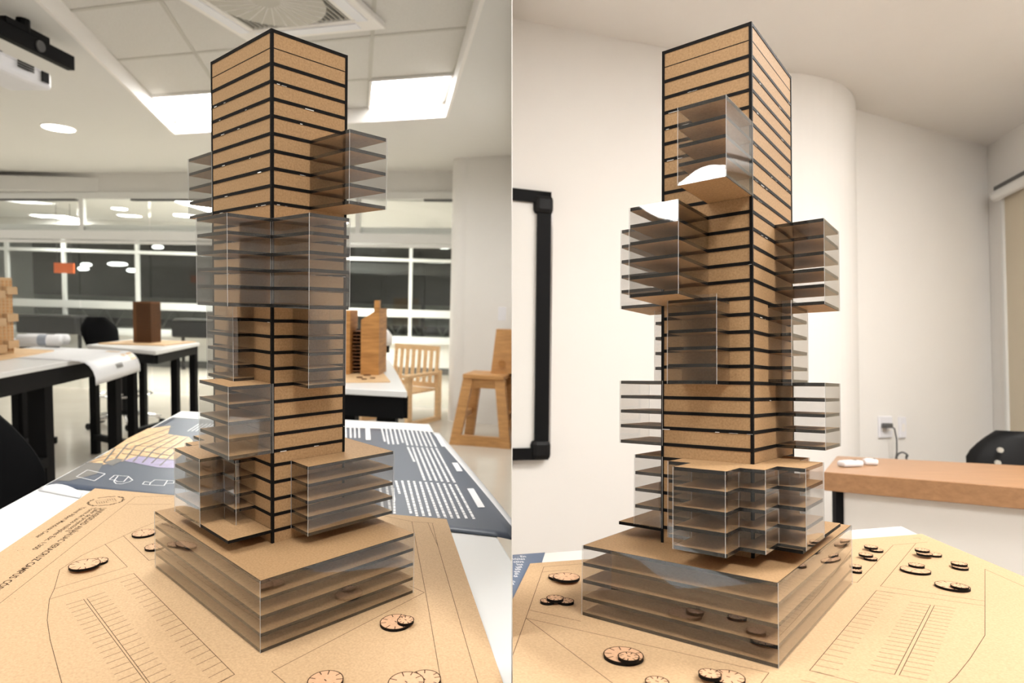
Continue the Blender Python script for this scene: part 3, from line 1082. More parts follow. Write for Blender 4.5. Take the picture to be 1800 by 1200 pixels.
# right-hand white wall with its rounded pilaster
w0, w1 = RL.on_z(787, 737, FZL), RL.on_z(902, 757, FZL)
mb = MB()
cc = Vector((w0.x + .13, w0.y + .02))
arc = []
for k in range(13):
    a = math.pi * (1.0 + .5 * k / 12)
    arc.append((cc.x + .13 * math.cos(a), cc.y + .13 * math.sin(a)))
poly = [(w0.x, gw(-.6) + .6)] + arc + [(cc.x + .02, arc[-1][1]), (1.5, arc[-1][1] - .55), (1.5, gw(-.6) + .6)]
mb.prism(poly, FZL, CZ + .02, WALLW)
structure(mb.build('wall_right', room=RL))
mb = MB()
mb.box(-9.6, -9.4, -3.2, 12.5, FZL, 2.0, WALL)
structure(mb.build('wall_left', room=RL))
mb = MB()
mb.box(-9.6, 3, -3.4, -3.2, FZL, 2.0, WALL)
structure(mb.build('wall_rear', room=RL))
# corridor beyond: low wall, window band, ceiling, dark yard outside
CY2 = 10.0
mb = MB()
mb.box(-9.5, -.2, CY2, CY2 + .12, FZL, -.64, WALLW)
mb.box(-9.5, -.2, CY2 - .08, CY2 + .14, -.64, -.58, ALU)
mb.box(-9.5, -.2, CY2 - .01, CY2 + .12, .98, 1.5, WALL)
structure(mb.build('wall_corridor', room=RL))
mb = MB()
mb.box(-9.5, -.2, CY2 - .02, CY2 - .008, FZL, FZL + .1, GREYF)
structure(mb.build('baseboard_corridor', room=RL))
mb = MB()
for z_, h_ in ((.92, .06), (.66, .035), (-.17, .085), (-.56, .04)):
    mb.beam((-9.5, CY2 + .03, z_), (-.2, CY2 + .03, z_), .06, h_ * 1.4, ALU)
for x in (-9.1, -7.94, -7.05, -5.9, -4.5, -3.0, -1.62):
    mb.beam((x, CY2 + .03, -.58), (x, CY2 + .03, .95), .05, .05, ALU)
w2 = structure(mb.build('window_2', room=RL))
structure(MB().box(-9.5, -.2, CY2 + .05, CY2 + .06, -.58, .95, GLASSD).build('pane', w2))
mb = MB()
mb.box(-9.5, 0.5, 7.3, CY2 + .1, 1.14, 1.3, CEIL)
structure(mb.build('ceiling_corridor', room=RL))
mb = MB()
mb.box(-12, 2, 15.5, 15.7, FZL - 1, 4, NIGHT)  # dark backdrop added so the windows look out on night
mb.box(-12, 2, 14.8, 15.5, -.55, -.05, CONC)
structure(mb.build('wall_backdrop', room=RL))
# truss-like railing in the yard, and a sloping stair rail
mb = MB()
for k in range(26):
    x = -11 + k * .5
    mb.beam((x, 13.6, -.7), (x + .25, 13.6, -.25), .03, .03, CONC)
    mb.beam((x + .25, 13.6, -.25), (x + .5, 13.6, -.7), .03, .03, CONC)
mb.beam((-11, 13.6, -.25), (2, 13.6, -.25), .05, .05, CONC)
mb.beam((-11, 13.6, -.7), (2, 13.6, -.7), .05, .05, CONC)
for x in (-10, -6, -2):
    mb.beam((x, 13.6, -.7), (x, 13.6, FZL - .02), .06, .06, CONC)
tag(mb.build('yard_railing', room=RL), 'pale zigzag truss railing outside the dark corridor windows', 'railing')
mb = MB()
ra, rb_ = RL.on_y(668, 492, 12.3), RL.on_y(745, 460, 12.3)
mb.beam(ra, rb_, .06, .08, BLACK)
mb.beam(rb_, (rb_.x, rb_.y, FZL), .06, .06, BLACK)
mb.beam(ra, (ra.x, ra.y, FZL), .06, .06, BLACK)
tag(mb.build('stair_rail', room=RL), 'black sloping handrail seen through the right-hand windows', 'handrail')
# corridor lamps, then glows added for reflections in the windows
for (x, y, r, lab) in ((119, 383, .14, 'large oval corridor downlight beside the square corridor panels'), (210, 366, .09, 'small corridor downlight above the square corridor panel'),
                       (326, 378, .15, 'round corridor downlight just left of the tower')):
    p = RL.on_z(x, y, 1.14)
    downlight(RL, p, 1.14, r, CORRL, lab, 'round corridor downlights')
for (x, y, sx, sy, lab) in ((92, 379, .55, .28, 'wide glowing rectangular corridor panel at the far left'), (228, 378, .3, .2, 'small glowing rectangular corridor panel right of the mullion')):
    p = RL.on_z(x, y, 1.14)
    led_panel(RL, p, Vector((sx, 0)), Vector((0, sy)), 1.14, CORRL, lab, 'rectangular corridor panels')
for (x, y, lab) in ((277, 434, 'added glow for a round reflection high in the dark window left of the tower'), (206, 464, 'added glow for a wide blurred reflection in the middle dark window'), (151, 465, 'added glow for a small reflection right of the orange sign'),
                    (146, 472, 'added glow for the smallest reflection just below another, right of the orange sign'), (232, 475, 'added glow for a small reflection beside the white mullion'), (781, 434, 'added glow for a round reflection at the edge of the white pilaster')):
    p = RL.on_y(x, y, 13.2)  # glowing tubes set outside stand for lamp reflections in the glass
    root = thing('window_reflection', RL, (p.x, p.y, p.z), lab, 'lamp', group='glows added for reflections in the corridor windows')
    rx = .20 if x == 206 else .11
    MB().tube([(-rx, .02, 0), (-rx * .6, 0, 0), (rx * .6, 0, 0), (rx, .02, 0)], [.02, .04, .04, .02], REFLECTL, seg=14).build('diffuser', root)
    MB().tube([(0, 0, .0), (0, 0, 1.7)], .01, BLACK, seg=6).build('drop_rod', root)
p = RL.on_y(113, 471, 8.3)
root = thing('hanging_sign', RL, (p.x, p.y, p.z), 'small orange sign hanging in the corridor behind the glass', 'sign')
MB().box(-.13, .13, -.01, .01, -.065, .065, ORANGE).build('sign_board', root, bevel=.004)
for s_ in (-.09, .09):
    MB().tube([(s_, 0, .06), (s_, 0, 1.14 - p.z)], .003, GREYF, seg=6).build('hanger_wire', root)
for (x, lab) in ((-3.75, 'added corridor panel hidden behind the banded tower, left one'), (-2.8, 'added corridor panel hidden behind the banded tower, right one')):
    led_panel(RL, Vector((x, 8.6)), Vector((.75, 0)), Vector((0, 1.8)), 1.14, CORRL, lab, 'long panels added to light the corridor')  # extra panels added out of view to brighten the corridor
# things on the corridor sill: dark plotter-like equipment
for (x, w, lab) in ((66, .9, 'low dark machine behind the glass at the far left'), (340, 1.0, 'low dark machine behind the glass left of the tower')):
    p = RL.on_y(x + 30, 560, 9.7)
    root = thing('plotter', RL, (p.x, p.y, FZL), lab, 'machine')
    MB().box(-w / 2, w / 2, -.2, .2, .50, .76, PLASTIC).build('body', root, bevel=.03)
    MB().box(-w / 2 + .05, w / 2 - .05, -.22, .18, .76, .785, DKGREY).build('lid', root, bevel=.01)
    for s_ in (-1, 1):
        MB().beam((s_ * w * .42, 0, 0), (s_ * w * .42, 0, .51), .03, .05, BLACK).build('leg', root)

# --- table one, far left, with a pale carved tower and a draped print
q = [RL.on_z(*p_, TZ) for p_ in ((137, 636), (222, 617))]
a0 = RL.on_z(0, 658, TZ)
n1 = q[0] + (a0 - q[0]) * 2.2
fl_ = RL.on_z(62, 609, TZ)
b1_ = n1 + (fl_ - q[1])
quad_table('worktable', RL, [n1, q[1], fl_, b1_], TZ, 'white topped table with black frame, carrying the pale stepped model, far left', [(.57, .06), (.95, .06), (.95, .92), (.57, .92), (.06, .06)], frame_h=.085, frame_in=.03, leg_w=.055,
           rails=[((.57, .06), (.57, .92), .28), ((.57, .06), (.06, .06), .28)])
mb = MB()
A_, B_ = q[0], q[1]
out = (q[1] - fl_).normalized()
nu = 10
for i in range(nu + 1):
    t = i / nu
    for j in range(9):
        s_ = j / 8
        base = (A_ + (B_ - A_) * (.02 + .98 * s_))
        if t < .5:
            pt = base + out * ((t - .5) * 1.0)
            z_ = TZ + .002
        else:
            an = (t - .5) / .5
            pt = base + out * (.10 * math.sin(an * 1.7))
            z_ = TZ + .002 - .13 * (1 - math.cos(an * 1.5))
        mb.v.append((pt.x, pt.y, z_))
for i in range(nu):
    for j in range(8):
        o = i * 9 + j
        mb.f.append((o, o + 1, o + 10, o + 9))
        mb.m.append(mb.mi(PAPER))
sheet = tag(mb.build('printed_sheet', room=RL, smooth=True, solid=.0008), 'white print with orange patches drooping over the end of the left table', 'print')
mb = MB()
for (s0, s1, t0, t1, m) in ((.45, .60, .78, .86, PGREY), (.72, .80, .60, .68, PGOLD), (.84, .97, .60, .80, ORANGE), (.80, .92, .40, .50, PGOLD)):
    for k in range(3):
        u0, u1 = t0 + (t1 - t0) * k / 3, t0 + (t1 - t0) * (k + .7) / 3
        vs_ = []
        for (s_, t) in ((s0, u0), (s1, u0), (s1, u1), (s0, u1)):
            base = (A_ + (B_ - A_) * (.02 + .98 * s_))
            an = max(0, (t - .5) / .5)
            pt = base + out * (.10 * math.sin(an * 1.7) + .0015 if t >= .5 else (t - .5))
            vs_.append((pt.x, pt.y, TZ + .0035 - .13 * (1 - math.cos(an * 1.5))))
        mb.add(vs_, [(0, 1, 2, 3)], m if m is not ORANGE else PGOLD)
o = mb.build('printed_patches', room=RL)
ALL[RL].remove(o)
o.parent = sheet
o.matrix_parent_inverse = Matrix()
o.matrix_basis = Matrix()

# pale carved tower on its own board
bz = TZ + .0025
bc = RL.on_z(-8, 624, bz)
tb = [RL.on_z(-40, 640, bz), RL.on_z(45, 626, bz), RL.on_z(95, 617, bz), RL.on_z(10, 612, bz)]
cen = sum(tb, Vector()) / 4
root = thing('stepped_tower_model', RL, (cen.x, cen.y, bz), 'pale gridded tower model with jutting blocks at the left picture edge', 'architectural model')
MB().prism([(p.x - cen.x, p.y - cen.y) for p in tb], 0, .006, PINE).build('base_board', root)
tp = RL.on_z(4, 622, bz)
ry = tp.y
wpx = lambda x: (x - CX) / F * ry
x1 = RL.on_y(25, 618, ry).x - cen.x
ztow = RL.on_y(10, 488, ry).z - bz
mb = MB()
cx_, cy_ = x1 - .17, tp.y - cen.y
mb.box(x1 - .30, x1, cy_ - .32, cy_, .006, ztow, MDFP)
mb.build('tower', root)
mb = MB()
for k in range(22):
    z_ = .02 + (ztow - .03) * k / 22
    for j in range(12):
        x_ = cy_ - .318 + j * .0275
        mb.box(x1 - .001, x1 + .0015, x_, x_ + .014, z_, z_ + .012, OAK)
mb.build('window_grid', root, label='grid of tiny dark window openings')
for (py, n_) in ((517, 4), (564, 4), (610, 4)):
    z_ = RL.on_y(10, py, ry).z - bz
    for k in range(n_ if py < 600 else 2):
        MB().box(x1 - .03, x1 + .03, cy_ - .075 - k * .085, cy_ - .0 - k * .085, z_ - k * .022, z_ + .042 - k * .022, MDFP).build('jutting_block', root)

# far-left second table with rolled prints
t2 = [RL.on_z(-60, 603, TZ), RL.on_z(78, 603, TZ), RL.on_z(110, 595, TZ), RL.on_z(-30, 594, TZ)]
quad_table('worktable', RL, t2, TZ, 'farthest left table on a splayed black foot, holding print rolls', [(.5, .5), (.56, .5)], frame_h=.04, leg_w=.05,
           rails=[((.05, .5), (1.0, .5), .03), ((.6, -.6), (.6, 1.4), .03)])
for k, (x, y, m) in enumerate(((66, 594, PAPER), (56, 594, PAPER))):
    p = RL.on_z(x, 598, TZ + .04)
    o = MB()
    o.tube([(-.12, 0, 0), (.12, .04, 0)], .038, PAPER, seg=16)
    o.tube([(.0, .02, 0), (.05, .0285, 0)], .0388, PGREY if k else PFADE, seg=16, cap=False)
    tag(o.build('rolled_print', room=RL, smooth=True, loc=(p.x, p.y + k * .12, TZ + .0395)), 'rolled white print with a grey band, ' + ('rear one on the farthest table' if k else 'front one on the farthest table'), 'print')

# --- table two with the slim brown tower
q = [RL.on_z(*p_, TZ) for p_ in ((152, 606), (274, 617), (351, 602))]
q.append(q[0] + q[2] - q[1])
quad_table('drafting_table', RL, [q[0], q[1], q[2], q[3]], TZ, 'white topped black steel table carrying the slim brown tower', [(.05, .06), (.62, .06), (.93, .95), (.93, .5), (.1, .95)], frame_h=.06, leg_w=.045,
           rails=[((.62, .06), (.93, .95), .2), ((.05, .06), (.62, .06), .12)])
bc = RL.on_z(262, 603.5, TZ)
root = thing('brown_tower_model', RL, (bc.x, bc.y, TZ + .0005), 'slim dark brown layered tower on a pale base, middle table', 'architectural model')
hz = RL.on_y(259, 530, bc.y).z - TZ
MB().box(-.24, .22, -.2, .25, 0, .008, PINE).build('base_board', root)
MB().box(-.085, -.055, -.05, .06, .008, hz * .99, BROWN).build('tower_slab', root)
MB().box(-.053, .05, -.06, .07, .008, hz, BROWN).build('tower_slab', root)
mb = MB()
for k in range(26):
    z_ = .02 + (hz - .03) * k / 26
    mb.box(-.0535, .0505, -.0612, .07, z_, z_ + .004, CHAR)
mb.build('floor_line', root)

# --- table three behind the main tower, with the twin layered tower
q = [RL.on_z(*p_, TZ) for p_ in ((560, 680), (716, 688), (685, 632), (575, 626))]
quad_table('drafting_table', RL, q, TZ, 'white table edge with heavy black frame behind the tower, carrying the twin model', [(.35, .1), (.82, .1), (.1, .9), (.9, .9)], frame_h=.09, leg_w=.07)
bz = TZ + .0005
tb = [RL.on_z(575, 673, bz), RL.on_z(686, 672, bz), RL.on_z(668, 650, bz), RL.on_z(585, 648, bz)]
cen = sum(tb, Vector()) / 4
root = thing('twin_tower_model', RL, (cen.x, cen.y, bz), 'honey-coloured twin tower model with slanted top behind the banded tower', 'architectural model')
MB().prism([(p.x - cen.x, p.y - cen.y) for p in tb], 0, .006, PINE).build('base_board', root)
Y_ = RL.on_z(650, 661, bz).y
X = lambda px, py: RL.on_y(px, py, Y_).x - cen.x
Zp = lambda py: RL.on_y(640, py, Y_).z - bz
yl = Y_ - cen.y
mb = MB()
xa, xb = X(634, 620), X(666, 620)
mb.hull8([(xa, yl, .006), (xb, yl, .006), (xb, yl + .18, .006), (xa, yl + .18, .006)], [(xa, yl, Zp(562)), (xb, yl, Zp(541)), (xb, yl + .18, Zp(541)), (xa, yl + .18, Zp(562))], LAMIN)
mb.build('slanted_tower', root)
MB().box(X(658, 530), X(667, 530), yl, yl + .03, Zp(541) - .02, Zp(527), LAMIN).build('spire', root)
MB().box(X(600, 620), X(615, 620), yl, yl + .15, .006, Zp(546), LAMIN).build('slim_tower', root)
mb = MB()
for k in range(12):
    z_ = Zp(655) + k * (Zp(578) - Zp(655)) / 12
    mb.box(X(614, 620), X(635, 620), yl + .05, yl + .16, z_, z_ + .005, BROWN)
mb.box(X(614, 620), X(635, 620), yl + .12, yl + .16, .006, Zp(580), CHAR)
mb.build('linking_floors', root)
for (x, y, r) in ((632, 666, .014), (645, 662, .018), (655, 667, .012), (640, 669, .012)):
    p = RL.on_z(x, y, bz)
    MB().disc((p.x - cen.x, p.y - cen.y), r, .006, .010, BROWN, seg=20).build('tree_disc', root)
# small white bell on the far side
p = RL.on_z(668, 622, TZ)
root = thing('desk_lamp', RL, (p.x, p.y + .15, TZ), 'small white rounded lamp on a black base behind the twin model', 'lamp')
MB().tube([(0, 0, 0), (0, 0, .05)], .035, BLACK, seg=16).build('base', root)
MB().tube([(0, 0, .05), (0, 0, .08), (0, 0, .12), (0, 0, .15), (0, 0, .165)], [.045, .055, .05, .03, .01], TRIMW, seg=20).build('shade', root, smooth=True)


# --- office chairs
def chair_back(mb, w, h, m, bow=.05, lean=.08, seg=10):
    front, back = [], []
    for j in range(seg + 1):
        v = j / seg
        ww = w / 2 * (1 - .55 * max(0, v - .55) ** 1.6 / .45 ** 1.6) if v > .55 else w / 2 * (.86 + .25 * v)
        for i in range(seg + 1):
            u = i / seg * 2 - 1
            x, y, z = u * ww, lean * v - bow * (1 - u * u), h * v
            front.append((x, y, z))
            back.append((x * .98, y + .025, z))
    o = len(mb.v)
    mb.v += front + back
    n = seg + 1
    N = n * n
    k = mb.mi(m)
    for j in range(seg):
        for i in range(seg):
            a = o + j * n + i
            mb.f += [(a, a + 1, a + n + 1, a + n), (a + N, a + N + n, a + N + n + 1, a + N + 1)]
            mb.m += [k, k]
    rim = [j for j in range(n)] + [n - 1 + n * j for j in range(1, n)] + [N - 1 - j for j in range(1, n)] + [n * (n - 1 - j) for j in range(1, n)]
    for a, b in zip(rim, rim[1:]):
        mb.f.append((o + a, o + a + N, o + b + N, o + b))
        mb.m.append(k)


def office_chair(room, loc, rz, label, seat_z=.5, back_h=.42, w=.44, ring=False, base=CHROME):
    root = thing('office_chair', room, loc, label, 'chair', rz)
    MB().box(-.23, .23, -.22, .22, seat_z - .04, seat_z + .04, FABRIC).build('seat', root, bevel=.035)
    mb = MB()
    chair_back(mb, w, back_h, FABRIC)
    o = mb.build('backrest', root, smooth=True)
    o.location = (0, .22, seat_z + .06)
    MB().beam((0, .1, seat_z - .02), (0, .24, seat_z + .16), .06, .02, PLASTIC).build('back_support', root)
    MB().tube([(0, 0, .10), (0, 0, seat_z - .04)], .028, PLASTIC).build('gas_lift', root)
    for k in range(5):
        a = 2 * math.pi * k / 5 + .3
        q_ = MB()
        q_.tube([(0, 0, .11), (math.cos(a) * .27, math.sin(a) * .27, .07)], [.025, .018], base)
        leg = q_.build('base_arm', root, smooth=True)
        c_ = MB()
        x, y = math.cos(a) * .28, math.sin(a) * .28
        c_.tube([(x - .012, y, .028), (x + .012, y, .028)], .027, PLASTIC, seg=14)
        c_.build('castor', leg)
    if ring:
        q_ = MB()
        pts = [(math.cos(2 * math.pi * k / 24) * .2, math.sin(2 * math.pi * k / 24) * .2, .27) for k in range(25)]
        q_.tube(pts, .01, CHROME, seg=8, cap=False)
        for a in (0, math.pi / 2):
            q_.tube([(math.cos(a) * .2, math.sin(a) * .2, .27), (-math.cos(a) * .2, -math.sin(a) * .2, .27)], .008, CHROME, seg=6)
        q_.build('foot_ring', root, smooth=True)
    return root


p = RL.on_z(206, 752, FZL)
office_chair(RL, (p.x, p.y + .12, FZL), math.radians(72), 'black swivel drafting chair with chrome foot ring behind the middle table', seat_z=.60, back_h=.26, w=.34, ring=True)
p = RL.on_y(-60, 960, 1.38)
office_chair(RL, (p.x - .15, 1.38, FZL), math.radians(25), 'large black chair back in the near left corner beside the table', seat_z=.315, back_h=.42, w=.44)


# --- pine slatted armchair
def world_dims():
    pass


p = RL.on_z(735, 745, FZL)
root = thing('slatted_armchair', RL, (p.x - .19, p.y + .16, FZL), 'pale pine armchair with slatted back beside the white pilaster', 'chair', math.radians(-28))
root.matrix_world = root.matrix_world @ Matrix.Scale(.80, 4)
for s_ in (-1, 1):
    q_ = MB()
    x = s_ * .33
    q_.box(x - .022, x + .022, -.33, -.25, 0, .56, PINE)
    q_.box(x - .022, x + .022, .25, .33, 0, .60, PINE)
    q_.box(x - .022, x + .022, -.33, .33, 0, .05, PINE)
    q_.build('side_frame', root)
    MB().box(x - .045, x + .045, -.36, .30, .56, .59, PINE).build('armrest', root)
MB().box(-.31, .31, -.30, -.27, .24, .36, PINE).build('front_apron', root)
mb = MB()
for k in range(6):
    mb.box(-.31, .31, -.28 + k * .095, -.20 + k * .095, .36, .38, PINE)
mb.build('seat_slats', root)
MB().beam((-.33, .30, .86), (.33, .30, .86), .03, .06, PINE).build('back_rail', root)
MB().beam((-.33, .26, .42), (.33, .26, .42), .03, .06, PINE).build('back_rail', root)
for k in range(8):
    x = -.31 + k * .0886
    MB().beam((x, .26, .42), (x, .30, .86), .045, .018, PINE, up=(0, 1, 0)).build('back_slat', root)

# --- oak stool
p0, p1 = RL.on_z(850, 780, FZL), RL.on_z(905, 770, FZL)
sc_ = Vector((p0.x + .02, p0.y + .12))
root = thing('wooden_stool', RL, (sc_.x, sc_.y, FZL), 'tall splayed oak stool against the white wall at right', 'stool', math.radians(-12))
ht = RL.on_y(850, 655, sc_.y).z - FZL
MB().box(-.17, .17, -.17, .17, ht - .035, ht, OAK).build('seat', root, bevel=.006)
mb = MB()
for s_ in (-1, 1):
    mb.box(-.14, .14, s_ * .13 - .012, s_ * .13 + .012, ht - .11, ht - .035, OAK)
    mb.box(s_ * .13 - .012, s_ * .13 + .012, -.14, .14, ht - .11, ht - .035, OAK)
mb.build('apron', root)
for sx in (-1, 1):
    for sy in (-1, 1):
        MB().hull8([(sx * .21 - .04, sy * .21 - .025, 0), (sx * .21 + .04, sy * .21 - .025, 0), (sx * .21 + .04, sy * .21 + .025, 0), (sx * .21 - .04, sy * .21 + .025, 0)],
                   [(sx * .13 - .04, sy * .13 - .025, ht - .035), (sx * .13 + .04, sy * .13 - .025, ht - .035), (sx * .13 + .04, sy * .13 + .025, ht - .035), (sx * .13 - .04, sy * .13 + .025, ht - .035)], OAK).build('leg', root)
    MB().beam((sx * .18, -.18, .22), (sx * .18, .18, .22), .03, .05, OAK).build('stretcher', root)
MB().beam((-.21, -.21, .04), (.21, -.21, .04), .035, .08, OAK).build('foot_rail', root)
root2 = thing('wooden_block', RL, (sc_.x + .08, sc_.y + .02, FZL + ht + .001), 'tapered wooden block standing on the oak stool', 'block')
MB().hull8([(-.06, -.04, 0), (.14, -.04, 0), (.14, .1, 0), (-.06, .1, 0)], [(-.025, -.02, .36), (.12, -.02, .36), (.12, .08, .36), (-.025, .08, .36)], OAK).build('body', root2)
MB().tube([(.03, -.045, .08), (.03, -.03, .08)], .03, LAMIN, seg=16).build('knot_disc', root2)
p = RL.on_y(883, 551, 5.75)
mb = MB()
mb.box(-.035, .035, 0, .01, -.06, .06, PROJW)
o = mb.build('light_switch', room=RL, bevel=.003, loc=(p.x, 5.62, p.z))
tag(o, 'small white switch plate on the wall above the wooden block', 'switch')


# ------------------------------------------------------------------ room on the right
FZR = -1.01
TZR = MR.ztop_board - 0.0045
CR = 1.45
mb = MB()
mb.box(-3, 5.5, -3.2, 6, FZR - .1, FZR, FLOOR_R)
structure(mb.build('floor', room=RR))
mb = MB()
mb.box(-3, 5.5, -3.2, 6, CR, CR + .1, WALLW)
structure(mb.build('ceiling', room=RR))
wa = Vector(RR.on_z(900, 32, CR)[:2])
wb = Vector(RR.on_z(1392, 128, CR)[:2])
wc = Vector(RR.on_z(1502, 192, CR)[:2])
wd = Vector(RR.on_z(1735, 257, CR)[:2])
we = Vector(RR.on_z(1800, 214, CR)[:2])
we = wd + (we - wd) * 7
w_0 = wa + (wa - wb) * .5


def wall_poly(pts, th, z0, z1, m, name, room):
    mb = MB()
    for a_, b_ in zip(pts, pts[1:]):
        d_ = (b_ - a_).normalized()
        n_ = Vector((-d_.y, d_.x)) * th
        mb.prism([tuple(a_), tuple(b_), tuple(b_ + n_), tuple(a_ + n_)], z0, z1, m)
    return structure(mb.build(name, room=room))


wall_poly([w_0, wb], .12, FZR, CR, WALLW, 'wall_back', RR)
# rounded pilaster: bulges out then returns to the recessed wall
arc = []
n_ = 14
for k in range(n_ + 1):
    t = k / n_
    b_ = wb.lerp(wc, t)
    dd = (wc - wb).normalized()
    nn = Vector((dd.y, -dd.x))
    arc.append(b_ + nn * (.085 * math.sin(math.pi * t) ** .8) if 0 < k < n_ else b_)
mb = MB()
mb.prism([tuple(p) for p in arc] + [(wc.x + .1, wc.y + .6), (wb.x - .1, wb.y + .6)], FZR, CR, WALLW)
structure(mb.build('wall_pilaster', room=RR, smooth=False))
wall_poly([wc, wd], .12, FZR, CR, WALLW, 'wall_recess', RR)
wall_poly([wd, we], .12, FZR, CR, WALLW, 'wall_right', RR)
mb = MB()
mb.box(-3, 5.5, -3.4, -3.2, FZR, CR, WALLW)
structure(mb.build('wall_rear', room=RR))
mb = MB()
mb.box(we.x - .3, we.x + 3, we.y - .1, we.y, FZR, CR, WALLW)
mb.box(3.6, 3.72, -3.2, we.y, FZR, CR, WALLW)
structure(mb.build('wall_side', room=RR))

for (x, y, lab) in ((.75, -.55, 'square ceiling panel behind the camera, right-hand room'), (2.35, 1.5, 'square ceiling panel over the right side of the room'), (1.5, 1.1, 'square ceiling panel over the middle of the room')):
    led_panel(RR, Vector((x, y)), Vector((.6, 0)), Vector((0, .6)), CR - .001, PANEL_R, lab, 'square ceiling panels of the white room')


def on_wall(a_, b_, x, y):
    """picture point on the vertical plane through plan points a_, b_ (room on the right)"""
    d_ = RR.ray(x, y)
    e = b_ - a_
    n_ = Vector((-e.y, e.x))
    t = a_.dot(n_) / (d_.x * n_.x + d_.y * n_.y)
    return d_ * t


# whiteboard
tl, br_ = on_wall(wa, wb, 964, 342), on_wall(wa, wb, 962, 806)
ew = (wb - wa).normalized()
ang = math.atan2(ew.y, ew.x)
root = thing('whiteboard', RR, (tl.x, tl.y, br_.z), 'black framed whiteboard cut by the left edge of the white room', 'whiteboard', ang)
H_ = tl.z - br_.z
L_ = 1.2
MB().box(-L_, -.02, -.02, -.008, .02, H_ - .02, BOARDW).build('writing_surface', root)
for (a_, b_) in (((-L_, .0), (0, .045)), ((-L_, H_ - .045), (0, H_))):
    MB().box(a_[0], b_[0], -.035, -.004, a_[1], b_[1], BLACK).build('frame_rail', root)
MB().box(-.055, 0, -.035, -.004, 0, H_, BLACK).build('frame_stile', root)
MB().box(0, .012, -.022, -.004, .06, H_ - .06, CHROME).build('edge_strip', root)
for z_ in (0, H_ - .09):
    MB().box(-.07, .010, -.045, -.002, z_, z_ + .075, PLASTIC).build('corner_cap', root, bevel=.018)

# table
tcn = [RR.on_z(896, 975.5, TZR), RR.on_z(1585, 924, TZR), RR.on_z(1612, 937, TZR)]
far = tcn[1]
dirn = (tcn[2] - tcn[1])
nearr = far + dirn * ((far.y - .25) / -dirn.y)
farl = tcn[0] + (tcn[0] - tcn[1]) * .4
nearl = Vector((farl.x - .05, .25, TZR))
quad_table('drafting_table', RR, [nearl, nearr, far, farl], TZR, 'white table holding the tower model with glare, bare white walls behind', [(.92, .1), (.92, .93), (.45, .1), (.45, .93)], floor=FZR, topm=WHITE_R)

# poster corner under the board, left edge
pz = TZR + .0006
P_ = [RR.on_z(860, 978, pz), RR.on_z(958, 971, pz), RR.on_z(930, 1060, pz), RR.on_z(820, 1090, pz)]
mb = MB()
mb.prism([(p.x, p.y) for p in P_], pz - .0003, pz + .0003, NAVY_R)
rows = [('arq. En', 297, 340, 900), ('las vistas', 290, 385, 900), ('perspectiva', 272, 430, 900), ('ctiva', 253, 478, 900), ('de los', 238, 525, 900), ('visual', 222, 570, 900), ('cada', 203, 610, 900), ('que', 187, 650, 900), ('tan', 165, 690, 900), ('de', 148, 735, 900), ('lo', 106, 825, 900), ('el', 86, 870, 900), ('y', 62, 915, 900)]
for (tx, xe, yy, _) in (('. En', 290, 385, 0), ('vistas', 272, 428, 0), ('ctiva', 255, 478, 0), ('los', 238, 525, 0), ('ual', 220, 570, 0), ('ada', 203, 608, 0), ('que', 187, 650, 0), ('an', 165, 690, 0), ('de', 148, 733, 0), ('o', 106, 825, 0), ('el', 82, 870, 0), ('y', 60, 915, 0)):
    wpx_ = 25 * len(tx) + 8 * (len(tx) > 3)
    e_ = RR.on_z(896 + xe / 10, 940 + yy / 10 + 1.2, pz)
    s2 = RR.on_z(896 + (xe - wpx_ * 1.4) / 10, 940 + yy / 10 + 1.5, pz)
    lay_text(mb, tx, s2, e_, .0100, pz + .0006, PAPER)
tag(mb.build('poster', room=RR), 'corner of a blue poster with white text at the left of the white room', 'poster')

# desk
DZ = -.25
dk = [RR.on_z(1448, 829, DZ), RR.on_z(1800, 857, DZ), RR.on_z(1800, 818, DZ), RR.on_z(1471, 801, DZ)]
f0, f1 = dk[0], dk[0] + (dk[1] - dk[0]) * 1.9
k1 = dk[3] + (dk[2] - dk[3]) * 1.7
dcorn = [f0 + (f0 - f1) * .0, f1, k1, dk[3]]
cen = sum(dcorn, Vector()) / 4
root = thing('desk', RR, (cen.x, cen.y, FZR), 'teacher desk with thick wood-grain top and white front panel', 'desk')
zt = DZ - FZR
MB().prism([(p.x - cen.x, p.y - cen.y) for p in dcorn], zt - .058, zt, DESKW).build('desktop', root, bevel=.002)
fd = (f1 - f0).normalized()
inn = Vector((-fd.y, fd.x, 0)) * .03
a_, b_ = f0 + fd * .045 + inn - cen, f1 - fd * .03 + inn - cen
mb = MB()
mb.prism([(a_.x, a_.y), (b_.x, b_.y), (b_.x + inn.x * .6, b_.y + inn.y * .6), (a_.x + inn.x * .6, a_.y + inn.y * .6)], zt - .27, zt - .06, WHITE_R)
mb.build('modesty_panel', root)
for q_ in (f0 + fd * .035 + inn * .9, f1 - fd * .05 + inn, dk[3] + fd * .05 - inn, f0 + fd * .46 + inn * 3.2):
    MB().box(q_.x - cen.x - .012, q_.x - cen.x + .012, q_.y - cen.y - .012, q_.y - cen.y + .012, 0, zt - .058, BLACK).build('leg', root)


def remote(x, y, rz, ln, label):
    p = RR.on_z(x, y, DZ)
    root = thing('remote_control', RR, (p.x, p.y, DZ + .001), label, 'remote control', rz, 'remote controls on the desk')
    MB().box(-ln / 2, ln / 2, -.018, .018, 0, .020, PROJW).build('body', root, bevel=.007)
    mb = MB()
    for k in range(4):
        mb.box(-ln * .3 + k * ln * .15, -ln * .3 + k * ln * .15 + .008, -.008, .008, .020, .0215, GREYF if k == 3 else TRIMW)
    mb.build('buttons', root)


